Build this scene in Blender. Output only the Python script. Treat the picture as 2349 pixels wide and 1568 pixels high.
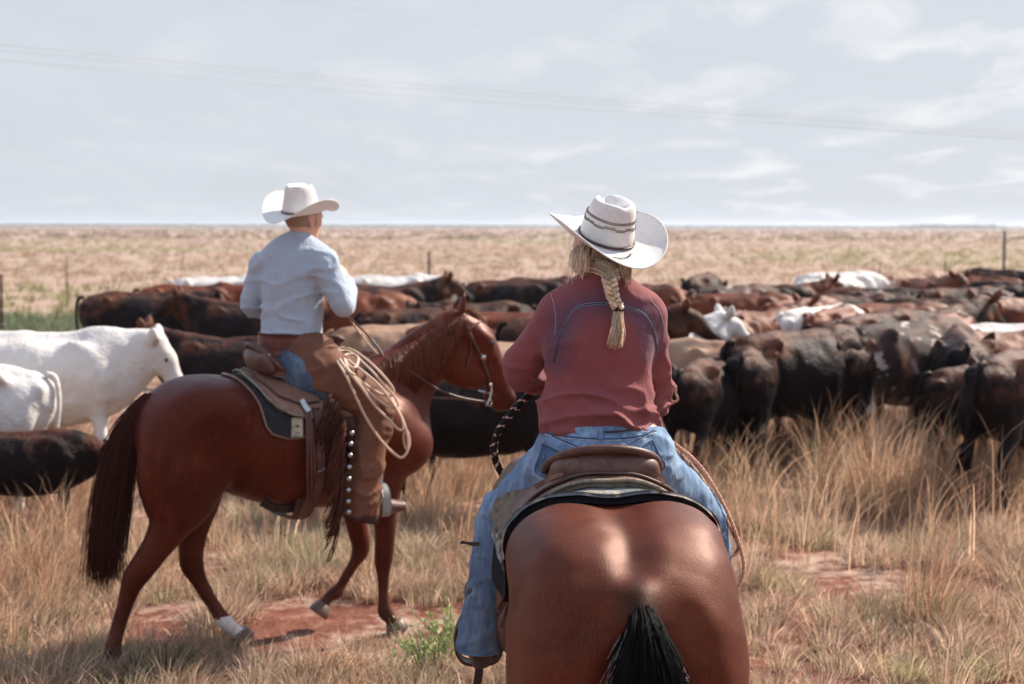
import bpy, bmesh, math, random
import numpy as np
from mathutils import Vector, Matrix
from mathutils.bvhtree import BVHTree
random.seed(7); RNG = np.random.default_rng(11)
for o in list(bpy.data.objects): bpy.data.objects.remove(o)
SC = bpy.context.scene; COL = SC.collection
# ------------------------------------------------------------------ camera, sky, sun
FPX = 50/36*2349; PITCH = math.atan(266/FPX); ROLL = math.radians(.15)
CAM = np.array([0, 0, 2.3])
_R = np.array([1., 0, 0]); _U = np.array([0, math.sin(PITCH), math.cos(PITCH)]); _F = np.array([0, math.cos(PITCH), -math.sin(PITCH)])
R2 = _R*math.cos(ROLL)+_U*math.sin(ROLL); U2 = _U*math.cos(ROLL)-_R*math.sin(ROLL)
cd = bpy.data.cameras.new('camera'); cam = bpy.data.objects.new('camera', cd); COL.objects.link(cam)
M = Matrix([list(R2)+[0], list(U2)+[0], list(-_F)+[0], [0, 0, 0, 1]]).transposed(); M.translation = Vector(CAM)
cam.matrix_world = M
cd.lens = 50; cd.sensor_width = 36; cd.clip_end = 20000; cd.clip_start = .1
cd.dof.use_dof = True; cd.dof.focus_distance = 4.7; cd.dof.aperture_fstop = 3.1
SC.camera = cam
SUN_AZ = math.radians(55); SUN_EL = math.radians(41)
w = bpy.data.worlds.new('World'); SC.world = w; w.use_nodes = True
SC.view_settings.view_transform = 'Standard'; SC.view_settings.look = 'None'; SC.view_settings.exposure = .85; SC.view_settings.gamma = 1
sd = bpy.data.lights.new('sun', 'SUN'); sd.energy = 5.0; sd.angle = math.radians(.5); sd.color = (1, .915, .80)
sun = bpy.data.objects.new('sun', sd); COL.objects.link(sun)
sv = Vector((math.sin(SUN_AZ)*math.cos(SUN_EL), math.cos(SUN_AZ)*math.cos(SUN_EL), math.sin(SUN_EL)))
sun.rotation_euler = sv.to_track_quat('Z', 'Y').to_euler(); sun.location = (10, 10, 20)

class NT:
    """small node helper"""
    def __init__(s, tree): s.t = tree; s.n = tree.nodes; s.l = tree.links
    def node(s, typ, ins=None, **kw):
        n = s.n.new(typ)
        for k, v in kw.items(): setattr(n, k, v)
        for k, v in (ins or {}).items():
            i = n.inputs[k]
            if hasattr(v, 'is_linked') or isinstance(v, bpy.types.NodeSocket): s.l.new(v, i)
            else: i.default_value = v
        return n
    def ramp(s, fac, stops):
        n = s.n.new('ShaderNodeValToRGB'); s.l.new(fac, n.inputs[0]); e = n.color_ramp.elements
        while len(e) < len(stops): e.new(.5)
        for q, (p, c) in zip(e, stops):
            q.position = p; q.color = (c, c, c, 1) if isinstance(c, (int, float)) else tuple(c)+(1,)
        return n.outputs[0]
    def math(s, op, a, b=0., c=0.):
        n = s.n.new('ShaderNodeMath'); n.operation = op
        for i, v in enumerate((a, b, c)):
            if isinstance(v, bpy.types.NodeSocket): s.l.new(v, n.inputs[i])
            else: n.inputs[i].default_value = v
        return n.outputs[0]
    def noise(s, vec, scale, detail=4, rough=.55, dist=0):
        return s.node('ShaderNodeTexNoise', {'Vector': vec, 'Scale': scale, 'Detail': detail, 'Roughness': rough, 'Distortion': dist}).outputs['Fac']
    def mix(s, f, a, b, blend='MIX'):
        n = s.n.new('ShaderNodeMix'); n.data_type = 'RGBA'; n.blend_type = blend
        for i, v in ((0, f), (6, a), (7, b)):
            if isinstance(v, bpy.types.NodeSocket): s.l.new(v, n.inputs[i])
            elif i: n.inputs[i].default_value = tuple(v)[:3]+(1,)
            else: n.inputs[i].default_value = v
        return n.outputs[2]
    def mapping(s, vec, scale=(1, 1, 1), loc=(0, 0, 0), rot=(0, 0, 0)):
        return s.node('ShaderNodeMapping', {'Vector': vec, 'Scale': scale, 'Location': loc, 'Rotation': rot}).outputs[0]

def build_world():
    t = NT(w.node_tree); t.n.clear()
    sky = t.node('ShaderNodeTexSky', sky_type='NISHITA'); sky.sun_disc = False; sky.sun_elevation = SUN_EL; sky.sun_rotation = SUN_AZ
    sky.air_density = 1.0; sky.dust_density = 1.6; sky.ozone_density = 1.0
    g = t.node('ShaderNodeTexCoord').outputs['Generated']
    sep = t.node('ShaderNodeSeparateXYZ', {0: g}).outputs
    z = t.math('MAXIMUM', sep[2], 0.0); zz = t.math('ADD', z, .10)
    px = t.math('DIVIDE', sep[0], zz); py = t.math('DIVIDE', sep[1], zz)
    v = t.node('ShaderNodeCombineXYZ', {0: px, 1: py}).outputs[0]
    v1 = t.mapping(v, (1.0, .55, 1), (.4, 1.3, 0), (0, 0, -.5))
    big = t.noise(v1, 1.1, 6, .52, .3)
    fine = t.noise(t.mapping(v, (1.6, .8, 1), (3.1, .7, 0), (0, 0, -.6)), 1.5, 8, .55, .4)
    veil = t.math('MULTIPLY', t.ramp(big, ((.25, .86), (.7, 1.))), t.ramp(sep[2], ((.16, 1.), (.42, .8))))
    puff = t.ramp(fine, ((.50, 0.), (.70, 1.)))
    side = t.ramp(t.math('ADD', t.math('MULTIPLY', sep[0], .9), .45), ((.3, .25), (.7, 1.)))
    puff = t.math('MULTIPLY', t.math('MULTIPLY', puff, side), t.ramp(sep[2], ((.2, 1.), (.5, .15))))
    c = t.mix(veil, sky.outputs[0], t.mix(t.ramp(sep[2], ((.17, 0.), (.40, 1.))), (7.2, 7.65, 8.35), (8.6, 10.2, 13.6)))
    c = t.mix(puff, c, (9.7, 9.75, 9.9))
    bg = t.node('ShaderNodeBackground', {'Color': c, 'Strength': .0535})
    out = t.node('ShaderNodeOutputWorld', {'Surface': bg.outputs[0]})
build_world()

def ray(u, v): return _F+R2*(u-1174.5)/FPX+U2*(784-v)/FPX
def A(u, v, y):
    d = ray(u, v); return CAM+d*(y/d[1])
def GR(u, v, z=0.):
    d = ray(u, v); return CAM+d*((z-CAM[2])/d[2])
# ------------------------------------------------------------------ objects
def tag(o, label=None, cat=None, group=None, kind=None):
    for k, v in (('label', label), ('category', cat), ('group', group), ('kind', kind)):
        if v: o[k] = v
    return o
def empty(name, loc=(0, 0, 0), rz=0., **kw):
    o = bpy.data.objects.new(name, None); COL.objects.link(o); o.location = loc; o.rotation_euler = (0, 0, rz); o.empty_display_size = .1
    return tag(o, **kw)
def mesh_obj(name, V, Fc, mat=None, parent=None, cols=None, smooth=True, origin=None):
    """V (n,3); Fc: (m,4)/(m,3) array or list of arrays"""
    V = np.asarray(V, float)
    if origin is not None: V = V-np.asarray(origin)
    if isinstance(Fc, np.ndarray): Fc = [Fc]
    Fc = [f for f in Fc if len(f)]
    me = bpy.data.meshes.new(name); me.vertices.add(len(V)); me.vertices.foreach_set('co', V.astype(np.float32).ravel())
    loops = np.concatenate([f.ravel() for f in Fc]).astype(np.int32)
    sizes = np.concatenate([np.full(len(f), f.shape[1]) for f in Fc])
    starts = np.concatenate([[0], np.cumsum(sizes)[:-1]]).astype(np.int32)
    me.loops.add(len(loops)); me.loops.foreach_set('vertex_index', loops)
    me.polygons.add(len(sizes)); me.polygons.foreach_set('loop_start', starts)
    me.update(calc_edges=True)
    if smooth: me.polygons.foreach_set('use_smooth', np.ones(len(sizes), bool))
    if cols is not None:
        a = me.color_attributes.new('Col', 'FLOAT_COLOR', 'POINT'); c = np.ones((len(V), 4), np.float32); c[:, :3] = cols
        a.data.foreach_set('color', c.ravel())
    if mat: me.materials.append(mat)
    o = bpy.data.objects.new(name, me); COL.objects.link(o)
    if parent: o.parent = parent
    if origin is not None: o.location = origin
    return o
class MB:
    """collects pieces into one mesh"""
    def __init__(s): s.V = []; s.F = {3: [], 4: []}; s.C = []; s.n = 0
    def add(s, V, Fc, col=None):
        V = np.asarray(V, float)
        for f in (Fc if isinstance(Fc, list) else [Fc]):
            f = np.asarray(f)
            if len(f): s.F[f.shape[1]].append(f+s.n)
        s.V.append(V); s.n += len(V)
        c = np.ones((len(V), 3))
        if col is not None: c[:] = col
        s.C.append(c); return s
    def tube(s, pts, r, sides=6, col=None, ell=None):
        s.add(*tube(pts, r, sides, ell), col=col); return s
    def build(s, name, mat=None, parent=None, smooth=True, origin=None):
        return mesh_obj(name, np.concatenate(s.V), [np.concatenate(f) for f in s.F.values() if f], mat, parent, np.concatenate(s.C), smooth, origin)
def spline(pts, n=4):
    """Catmull-Rom through rows of pts (any number of columns)"""
    P = np.asarray(pts, float)
    if len(P) < 3 or n < 2: return P
    Q = np.vstack([2*P[0]-P[1], P, 2*P[-1]-P[-2]]); out = []
    for i in range(1, len(Q)-2):
        for t in np.arange(n)/n:
            a, b, c, d = Q[i-1:i+3]
            out.append(.5*((2*b)+(c-a)*t+(2*a-5*b+4*c-d)*t*t+(3*b-a-3*c+d)*t**3))
    out.append(P[-1]); return np.array(out)
def tube(pts, r, sides=6, ell=None):
    P = np.asarray(pts, float); n = len(P); r = np.broadcast_to(np.asarray(r, float), (n,))
    T = np.gradient(P, axis=0); T /= np.linalg.norm(T, axis=1)[:, None]+1e-12
    ref = np.array([0, 0, 1.]) if abs(T[0, 2]) < .9 else np.array([1., 0, 0])
    N = np.zeros_like(P); a = np.cross(T[0], ref); a /= np.linalg.norm(a); N[0] = a
    for i in range(1, n):
        a = N[i-1]-T[i]*np.dot(N[i-1], T[i]); N[i] = a/(np.linalg.norm(a)+1e-12)
    B = np.cross(T, N); th = np.arange(sides)*2*math.pi/sides
    k = 1. if ell is None else ell
    V = (P[:, None]+r[:, None, None]*(np.cos(th)[None, :, None]*N[:, None]+k*np.sin(th)[None, :, None]*B[:, None])).reshape(-1, 3)
    i = np.arange(n-1)[:, None]*sides; j = np.arange(sides)[None]; j2 = (j+1) % sides
    Fq = np.stack([i+j, i+j2, i+sides+j2, i+sides+j], -1).reshape(-1, 4)
    V = np.vstack([V, P[0], P[-1]]); j = np.arange(sides); j2 = (j+1) % sides
    c0 = np.stack([np.full(sides, n*sides), j2, j], -1); b = (n-1)*sides
    c1 = np.stack([np.full(sides, n*sides+1), b+j, b+j2], -1)
    return V, [Fq, np.vstack([c0, c1])]
def grid_faces(nu, nv, wrap=False):
    i = np.arange(nu-1)[:, None]; j = np.arange(nv if wrap else nv-1)[None]; j2 = (j+1) % nv
    return np.stack([i*nv+j, i*nv+j2, (i+1)*nv+j2, (i+1)*nv+j], -1).reshape(-1, 4)
def slab(G, th, N=None):
    """thick sheet from a grid of points G (nu,nv,3); returns V,F. Thickness th toward +normal"""
    nu, nv = G.shape[:2]
    if N is None:
        du = np.gradient(G, axis=0); dv = np.gradient(G, axis=1); N = np.cross(du, dv); N /= np.linalg.norm(N, axis=2)[..., None]+1e-12
    H = G+N*th; V = np.vstack([G.reshape(-1, 3), H.reshape(-1, 3)]); n = nu*nv
    f = grid_faces(nu, nv); top = f+n; bot = f[:, ::-1]
    idx = np.arange(n).reshape(nu, nv); ring = np.concatenate([idx[0, :], idx[1:, -1], idx[-1, -2::-1], idx[-2:0:-1, 0]])
    r2 = np.roll(ring, -1); side = np.stack([ring, r2, r2+n, ring+n], -1)
    return V, np.vstack([top, bot, side[:, ::-1]])
# ------------------------------------------------------------------ implicit surfaces
def smin(a, b, k):
    h = np.maximum(k-np.abs(a-b), 0)/k; return np.minimum(a, b)-h*h*k*.25
def seg_dist(P, a, b, ra, rb, wa, wb, side):
    ab = b-a; L = np.dot(ab, ab)+1e-12
    t = np.clip(((P-a)@ab)/L, 0, 1); d = P-a-t[..., None]*ab
    w_ = d@side; u2 = np.maximum((d*d).sum(-1)-w_*w_, 0); r1 = ra+(rb-ra)*t; r2 = wa+(wb-wa)*t
    k0 = np.sqrt(u2/r1**2+w_**2/r2**2); k1 = np.sqrt(u2/r1**4+w_**2/r2**4)
    return np.where(k0 < .05, -np.minimum(r1, r2), k0*(k0-1)/(k1+1e-9))
class SDF:
    def __init__(s, lo, hi, h):
        s.lo = np.array(lo, float); s.h = h; s.n = np.ceil((np.array(hi)-s.lo)/h).astype(int)+1
        s.D = np.full(s.n, .25, np.float32); s.ax = [s.lo[i]+h*np.arange(s.n[i]) for i in range(3)]
    def box(s, lo, hi):
        i0 = np.clip(np.floor((lo-s.lo)/s.h).astype(int), 0, s.n); i1 = np.clip(np.ceil((hi-s.lo)/s.h).astype(int)+1, 0, s.n)
        sl = tuple(slice(a, b) for a, b in zip(i0, i1))
        P = np.stack(np.meshgrid(*[s.ax[i][sl[i]] for i in range(3)], indexing='ij'), -1); return sl, P
    def tube(s, st, k=.04, side=(0, 1, 0), sub=3, op='add'):
        """st rows: x y z ru [rw]"""
        S = np.array([list(r)+[r[3]]*(5-len(r)) for r in st], float)
        if len(S) > 2 and sub > 1: S = spline(S, sub)
        if len(S) == 1: S = np.vstack([S, S+np.array([1e-4, 0, 0, 0, 0])])
        S[:, 3:] = np.maximum(S[:, 3:], .002)
        side = np.array(side, float); side /= np.linalg.norm(side)
        m = S[:, 3:].max(1)[:, None]+k+2*s.h
        sl, P = s.box((S[:, :3]-m).min(0), (S[:, :3]+m).max(0))
        if P.size == 0: return s
        d = np.full(P.shape[:-1], .3)
        for i in range(len(S)-1):
            m = max(S[i, 3:].max(), S[i+1, 3:].max())+k+2*s.h
            lo = np.minimum(S[i, :3], S[i+1, :3])-m; hi = np.maximum(S[i, :3], S[i+1, :3])+m
            o0 = np.array([P[0, 0, 0, 0], P[0, 0, 0, 1], P[0, 0, 0, 2]])
            a = np.clip(np.floor((lo-o0)/s.h).astype(int), 0, d.shape); b = np.clip(np.ceil((hi-o0)/s.h).astype(int)+1, 0, d.shape)
            q = tuple(slice(x, y) for x, y in zip(a, b))
            if P[q].size == 0: continue
            d[q] = np.minimum(d[q], seg_dist(P[q], S[i, :3], S[i+1, :3], S[i, 3], S[i+1, 3], S[i, 4], S[i+1, 4], side))
        if op == 'add': s.D[sl] = smin(s.D[sl], d, k)
        elif op == 'sub': s.D[sl] = -smin(-s.D[sl], d, k)
        return s
    def plane(s, p, n, k=.01):
        """keep the side away from n"""
        sl, P = s.box(s.lo, s.lo+s.n*s.h); n = np.array(n, float); n /= np.linalg.norm(n)
        s.D = -smin(-s.D, -((P-np.array(p))@n), k); return s
    def warp(s, f):
        m = np.abs(s.D) < .05; ii = np.argwhere(m); P = s.lo+ii*s.h; s.D[m] += f(P); return s
    def mesh(s, smooth=2):
        D = s.D; ins = D < 0; h = s.h
        c = [(0, 0, 0), (1, 0, 0), (0, 1, 0), (1, 1, 0), (0, 0, 1), (1, 0, 1), (0, 1, 1), (1, 1, 1)]
        n = np.array(D.shape)-1
        cor = lambda M_, o: M_[o[0]:o[0]+n[0], o[1]:o[1]+n[1], o[2]:o[2]+n[2]]
        cnt = sum(cor(ins, o).astype(np.int8) for o in c); act = (cnt > 0) & (cnt < 8)
        ii = np.argwhere(act); idx = np.full(n, -1, np.int64); idx[act] = np.arange(len(ii))
        acc = np.zeros((len(ii), 3)); num = np.zeros(len(ii))
        for a in c:
            for ax in range(3):
                if a[ax]: continue
                b = list(a); b[ax] = 1
                da = D[tuple((ii+a).T)]; db = D[tuple((ii+np.array(b)).T)]; cr = (da < 0) != (db < 0)
                t = np.where(cr, da/(da-db+1e-20), 0); p = np.tile(np.array(a, float), (len(ii), 1)); p[:, ax] += t
                acc[cr] += p[cr]; num[cr] += 1
        V = s.lo+(ii+acc/num[:, None])*h; Fs = []
        for ax in range(3):
            o1, o2 = [(1, 2), (2, 0), (0, 1)][ax]
            sl = [slice(1, n[i]) for i in range(3)]; sl[ax] = slice(0, n[ax])
            s2 = list(sl); s2[ax] = slice(1, n[ax]+1)
            a = ins[tuple(sl)]; b = ins[tuple(s2)]; e = np.argwhere(a != b)+[0 if i == ax else 1 for i in range(3)]
            if not len(e): continue
            fl = ins[tuple(e.T)]; d1 = np.zeros(3, int); d1[o1] = 1; d2 = np.zeros(3, int); d2[o2] = 1
            q = np.stack([idx[tuple((e-d1-d2).T)], idx[tuple((e-d2).T)], idx[tuple(e.T)], idx[tuple((e-d1).T)]], -1)
            q[~fl] = q[~fl][:, ::-1]; Fs.append(q)
        Fq = np.vstack(Fs); Fq = Fq[(Fq >= 0).all(1)]
        E = np.vstack([Fq[:, [0, 1]], Fq[:, [1, 2]], Fq[:, [2, 3]], Fq[:, [3, 0]]])
        for _ in range(smooth):
            S = np.zeros_like(V); K = np.bincount(E.ravel(), minlength=len(V)).astype(float)
            for x in range(3): S[:, x] = np.bincount(E[:, 0], V[E[:, 1], x], len(V))+np.bincount(E[:, 1], V[E[:, 0], x], len(V))
            V = V*.45+.55*S/np.maximum(K, 1)[:, None]
        return V, Fq
def vnoise(P, scale, seed=0):
    """smooth value noise, -1..1"""
    P = np.asarray(P)*scale+seed*17.31; i = np.floor(P).astype(np.int64); f = P-i; f = f*f*(3-2*f)
    def hsh(a):
        n = (a[..., 0]*374761393+a[..., 1]*668265263+a[..., 2]*2147483647+seed*1274126177) & 0xffffffff
        n = ((n ^ (n >> 13))*1274126177) & 0xffffffff; n = (n ^ (n >> 16)) & 0xffff
        return n/32767.5-1
    r = 0
    for dx in (0, 1):
        for dy in (0, 1):
            for dz in (0, 1):
                wt = (f[..., 0] if dx else 1-f[..., 0])*(f[..., 1] if dy else 1-f[..., 1])*(f[..., 2] if dz else 1-f[..., 2])
                r = r+wt*hsh(i+np.array([dx, dy, dz]))
    return r
def bvh_of(V, Fc):
    return BVHTree.FromPolygons([tuple(v) for v in V], [tuple(int(i) for i in f) for f in Fc])
def unit(v): v = np.asarray(v, float); return v/np.linalg.norm(v)
# ------------------------------------------------------------------ materials
def mat_new(name):
    m = bpy.data.materials.new(name); m.use_nodes = True; t = NT(m.node_tree); t.n.clear()
    out = t.node('ShaderNodeOutputMaterial'); return m, t, out
def principled(name, color, rough=.6, spec=.4, bump=None, var=None, metal=0, sheen=0, stint=(1, 1, 1), topv=None, trans=None, attr=False, coat=0, aniso=None):
    """color rgb; var=(scale, color2, lo, hi) noise patches; bump=(scale,strength,stretch xyz,dist); attr multiplies vertex colour"""
    m, t, out = mat_new(name); oc = t.node('ShaderNodeTexCoord').outputs['Object']
    c = t.mix(0., color, color)
    if var:
        for (sc_, c2, lo, hi, st) in var:
            c = t.mix(t.ramp(t.noise(t.mapping(oc, st), sc_, 5, .6), ((lo, 0.), (hi, 1.))), c, c2)
    if topv:   # brown bleached hair along the back, plus sunlit tops painted into the coat
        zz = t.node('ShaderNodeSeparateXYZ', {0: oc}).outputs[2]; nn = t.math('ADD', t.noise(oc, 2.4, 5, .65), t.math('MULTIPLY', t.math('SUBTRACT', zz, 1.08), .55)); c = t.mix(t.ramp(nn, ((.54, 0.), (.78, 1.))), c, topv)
    if attr:
        vc = t.node('ShaderNodeVertexColor', layer_name='Col').outputs[0]; c = t.mix(1., c, vc, 'MULTIPLY')
        wf = t.ramp(t.math('MULTIPLY', t.node('ShaderNodeSeparateColor', {0: vc}).outputs[0], .1), ((.27, 0.), (.36, 1.))); c = t.mix(wf, c, (.70, .65, .60))   # white markings
    b = t.node('ShaderNodeBsdfPrincipled', {'Base Color': c, 'Roughness': rough, 'Metallic': metal, 'Specular IOR Level': spec, 'Sheen Weight': sheen, 'Specular Tint': (*stint, 1), 'Coat Weight': coat})
    if bump:
        h = None
        for (sc_, st_, stretch, dist) in bump:
            f = t.noise(t.mapping(oc, stretch), sc_, 4, .6)
            ins = {'Height': f, 'Strength': st_, 'Distance': dist}
            if h is not None: ins['Normal'] = h
            h = t.node('ShaderNodeBump', ins).outputs[0]
        t.l.new(h, b.inputs['Normal'])
    sh = b.outputs[0]
    if trans:
        tr = t.node('ShaderNodeBsdfTranslucent', {'Color': c}); sh = t.node('ShaderNodeMixShader', {0: trans, 1: sh, 2: tr.outputs[0]}).outputs[0]
    t.l.new(sh, out.inputs[0]); return m
MT = {}
def mats():
    P = principled; u = (1, 1, 1)
    MT['chestnut'] = P('chestnut_coat', (.074, .0135, .0078), .44, .36, stint=(1, .42, .25), attr=True, var=[(3, (.036, .0075, .0055), .35, .7, u), (50, (.11, .022, .0115), .5, .85, (1, 1, .3))], bump=[(14, .2, u, .008), (160, .35, (1, 3, .35), .002)])
    MT['bay'] = P('bay_coat', (.094, .0195, .0088), .47, .42, stint=(1, .48, .3), attr=True, var=[(4, (.042, .0085, .0055), .35, .7, u), (130, (.12, .029, .014), .5, .8, (1, 1, .2))], bump=[(6, .1, u, .008), (300, .8, (1, 1, .12), .0014)])
    MT['mane'] = P('chestnut_hair', (.20, .06, .028), .5, .3, attr=True, trans=.25)
    MT['black_hair'] = P('black_hair', (.007, .0055, .0055), .6, .08, attr=True)
    MT['hoof'] = P('hoof_horn', (.16, .10, .07), .5, var=[(20, (.09, .06, .045), .4, .7, u)])
    MT['eye'] = P('dark_eye', (.01, .007, .006), .08, .6)
    MT['skin'] = P('skin', (.62, .33, .23), .5, .3, attr=True, bump=[(60, .1, u, .004)])
    MT['shirt_blue'] = P('pale_blue_chambray', (.36, .41, .475), .85, .1, sheen=.15, attr=True, bump=[(9, .8, (1, 1, .6), .03), (300, .15, u, .002)], var=[(240, (.32, .37, .43), .35, .65, u)])
    MT['shirt_red'] = P('maroon_cotton', (.20, .056, .056), .82, .12, sheen=.1, attr=True, bump=[(8, .5, (1, 1, .7), .02), (30, .25, (1.5, 1, 1), .006), (420, .2, u, .0015)], var=[(9, (.19, .052, .055), .35, .7, u), (350, (.32, .11, .10), .5, .8, u)])
    MT['denim'] = P('faded_denim', (.13, .195, .29), .8, .12, attr=True, bump=[(12, .4, (1, 1, .5), .015), (380, .25, (1, 1, .3), .0015)], var=[(14, (.27, .36, .47), .45, .75, (1, 1, .4)), (60, (.065, .105, .175), .45, .8, (1, 1, .25))])
    MT['leather'] = P('brown_leather', (.095, .045, .031), .5, .35, attr=True, bump=[(25, .25, u, .006)], var=[(10, (.17, .09, .065), .45, .75, u), (45, (.055, .026, .02), .5, .8, u)])
    MT['dark_leather'] = P('dark_leather', (.05, .026, .02), .45, .4, attr=True, bump=[(40, .2, u, .004)], var=[(14, (.11, .06, .045), .5, .8, u)])
    MT['chaps'] = P('tan_chap_leather', (.16, .066, .037), .75, .2, attr=True, bump=[(7, .5, (1, 1, .7), .02), (60, .2, u, .003)], var=[(5, (.10, .042, .026), .4, .7, u)])
    MT['felt'] = P('dark_felt_pad', (.028, .026, .030), .95, .1, attr=True, bump=[(160, .6, u, .004)], var=[(60, (.05, .048, .05), .5, .8, u)])
    MT['fleece'] = P('grey_fleece', (.38, .33, .26), .95, .1, attr=True, bump=[(120, .9, u, .008)], var=[(30, (.2, .16, .12), .45, .7, u)])
    MT['metal'] = P('polished_metal', (.42, .41, .40), .35, .5, metal=1.)
    MT['rope'] = P('cream_rope', (.56, .42, .32), .75, .2, attr=True, bump=[(150, .6, u, .003)])
    MT['straw'] = P('white_straw', (.86, .83, .80), .7, .2, attr=True, trans=.22, bump=[(330, .9, u, .003)], var=[(260, (.66, .60, .52), .5, .75, u), (25, (.74, .69, .62), .5, .8, u)])
    MT['blond'] = P('blond_hair', (.86, .72, .55), .42, .4, attr=True, trans=.3)
    MT['horn'] = P('pale_horn', (.62, .55, .47), .5, .3, attr=True)
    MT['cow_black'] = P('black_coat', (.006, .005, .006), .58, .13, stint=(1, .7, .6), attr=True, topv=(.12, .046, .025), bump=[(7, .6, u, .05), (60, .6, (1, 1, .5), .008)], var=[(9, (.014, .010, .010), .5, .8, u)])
    MT['cow_brown'] = P('red_brown_coat', (.135, .038, .018), .55, .2, stint=(1, .5, .35), attr=True, bump=[(7, .35, u, .03), (60, .5, (1, 1, .5), .006)], var=[(1.8, (.02, .010, .008), .52, .68, u)])
    MT['cow_tan'] = P('tan_coat', (.30, .165, .10), .6, .15, attr=True, bump=[(7, .3, u, .03), (60, .4, (1, 1, .5), .006)], var=[(1.8, (.40, .27, .19), .45, .75, u)])
    MT['cow_white'] = P('white_coat', (.61, .565, .525), .65, .15, attr=True, bump=[(7, .7, u, .04), (60, .5, (1, 1, .5), .006)], var=[(2.5, (.56, .49, .43), .45, .75, u), (8, (.45, .36, .30), .6, .85, u)])
    MT['cow_roan'] = P('speckled_coat', (.04, .024, .02), .65, .1, attr=True, bump=[(7, .35, u, .03), (60, .4, (1, 1, .5), .006)], var=[(6, (.42, .34, .29), .56, .62, u), (2, (.15, .07, .045), .5, .65, u)])
    MT['muzzle_pink'] = P('pale_muzzle', (.45, .27, .22), .4, .4)
    MT['tag'] = P('teal_plastic', (.25, .55, .6), .4, .4)
    MT['steel'] = P('rusty_steel', (.10, .045, .03), .8, .2, var=[(30, (.04, .025, .02), .4, .7, u)])
    MT['wood'] = P('weathered_wood', (.13, .10, .08), .9, .1, var=[(20, (.07, .055, .045), .4, .7, (1, 1, .1))])
    MT['grass'] = P('dry_grass', (1.25, 1.22, 1.22), .7, .15, attr=True, trans=.48)
    MT['leaf'] = P('green_leaf', (1, 1, 1), .55, .3, attr=True, trans=.35)
    MT['wire'] = P('grey_cable', (.35, .35, .38), .6)
mats()
# ------------------------------------------------------------------ ground and grass
def build_ground():
    ys = np.concatenate([np.linspace(-60, 4, 20), np.arange(4.1, 22, .07), 22+np.cumsum(np.geomspace(.1, 600, 130))])
    ys = ys[ys < 9000]; xs = np.concatenate([-np.geomspace(5000, 9, 60), np.arange(-8.9, 8.9, .08), np.geomspace(9, 5000, 60)])
    X, Y = np.meshgrid(xs, ys, indexing='ij'); P = np.stack([X, Y, 0*X], -1)
    amp = np.clip((30-Y)/15, 0, 1)*np.clip((14-np.abs(X))/4, 0, 1)
    Z = amp*(.030*vnoise(P, .9, 1)+.018*vnoise(P, 2.6, 2)+.012*vnoise(P, 6, 3)); P[..., 2] = Z-.02
    m, t, out = mat_new('prairie_soil'); g_ = t.node('ShaderNodeNewGeometry').outputs['Position']
    n1 = t.noise(g_, .9, 6, .6); n2 = t.noise(g_, 7, 6, .65); n3 = t.noise(t.mapping(g_, (.012, .05, 1)), 1.0, 5, .6); n4 = t.noise(t.mapping(g_, (.15, .5, 1)), 1.0, 6, .65); n5 = t.noise(g_, 40, 4, .7)
    soil = t.mix(t.ramp(n2, ((.35, 0.), (.7, 1.))), (.13, .046, .03), (.25, .105, .07))
    straw = t.mix(t.ramp(n5, ((.35, 0.), (.65, 1.))), (.30, .20, .145), (.48, .35, .265))
    near = t.mix(t.ramp(t.math('ADD', t.math('MULTIPLY', n1, .6), t.math('MULTIPLY', n2, .45)), ((.50, 0.), (.62, 1.))), soil, straw)
    far = t.mix(t.ramp(n4, ((.30, 0.), (.70, 1.))), (.27, .185, .14), (.38, .275, .215))
    far = t.mix(t.ramp(n3, ((.52, 0.), (.72, .65))), far, (.34, .28, .12))
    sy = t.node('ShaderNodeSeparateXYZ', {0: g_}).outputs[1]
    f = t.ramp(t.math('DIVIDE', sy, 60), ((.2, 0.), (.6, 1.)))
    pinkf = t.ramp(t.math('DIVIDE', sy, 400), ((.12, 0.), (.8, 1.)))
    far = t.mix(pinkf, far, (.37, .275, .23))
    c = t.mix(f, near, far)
    hgt = t.math('ADD', t.math('MULTIPLY', n2, .7), t.math('MULTIPLY', n5, .3))
    bmp = t.node('ShaderNodeBump', {'Height': hgt, 'Strength': .8, 'Distance': .05}).outputs[0]
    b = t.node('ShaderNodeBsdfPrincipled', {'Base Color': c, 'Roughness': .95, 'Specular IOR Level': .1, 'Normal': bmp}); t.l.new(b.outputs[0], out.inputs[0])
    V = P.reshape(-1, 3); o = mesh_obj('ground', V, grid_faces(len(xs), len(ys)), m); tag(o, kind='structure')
build_ground()
def gz(x, y):
    P = np.stack([x, y, 0*x], -1); amp = np.clip((30-y)/15, 0, 1)*np.clip((14-np.abs(x))/4, 0, 1)
    return amp*(.030*vnoise(P, .9, 1)+.018*vnoise(P, 2.6, 2)+.012*vnoise(P, 6, 3))-.02
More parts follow.
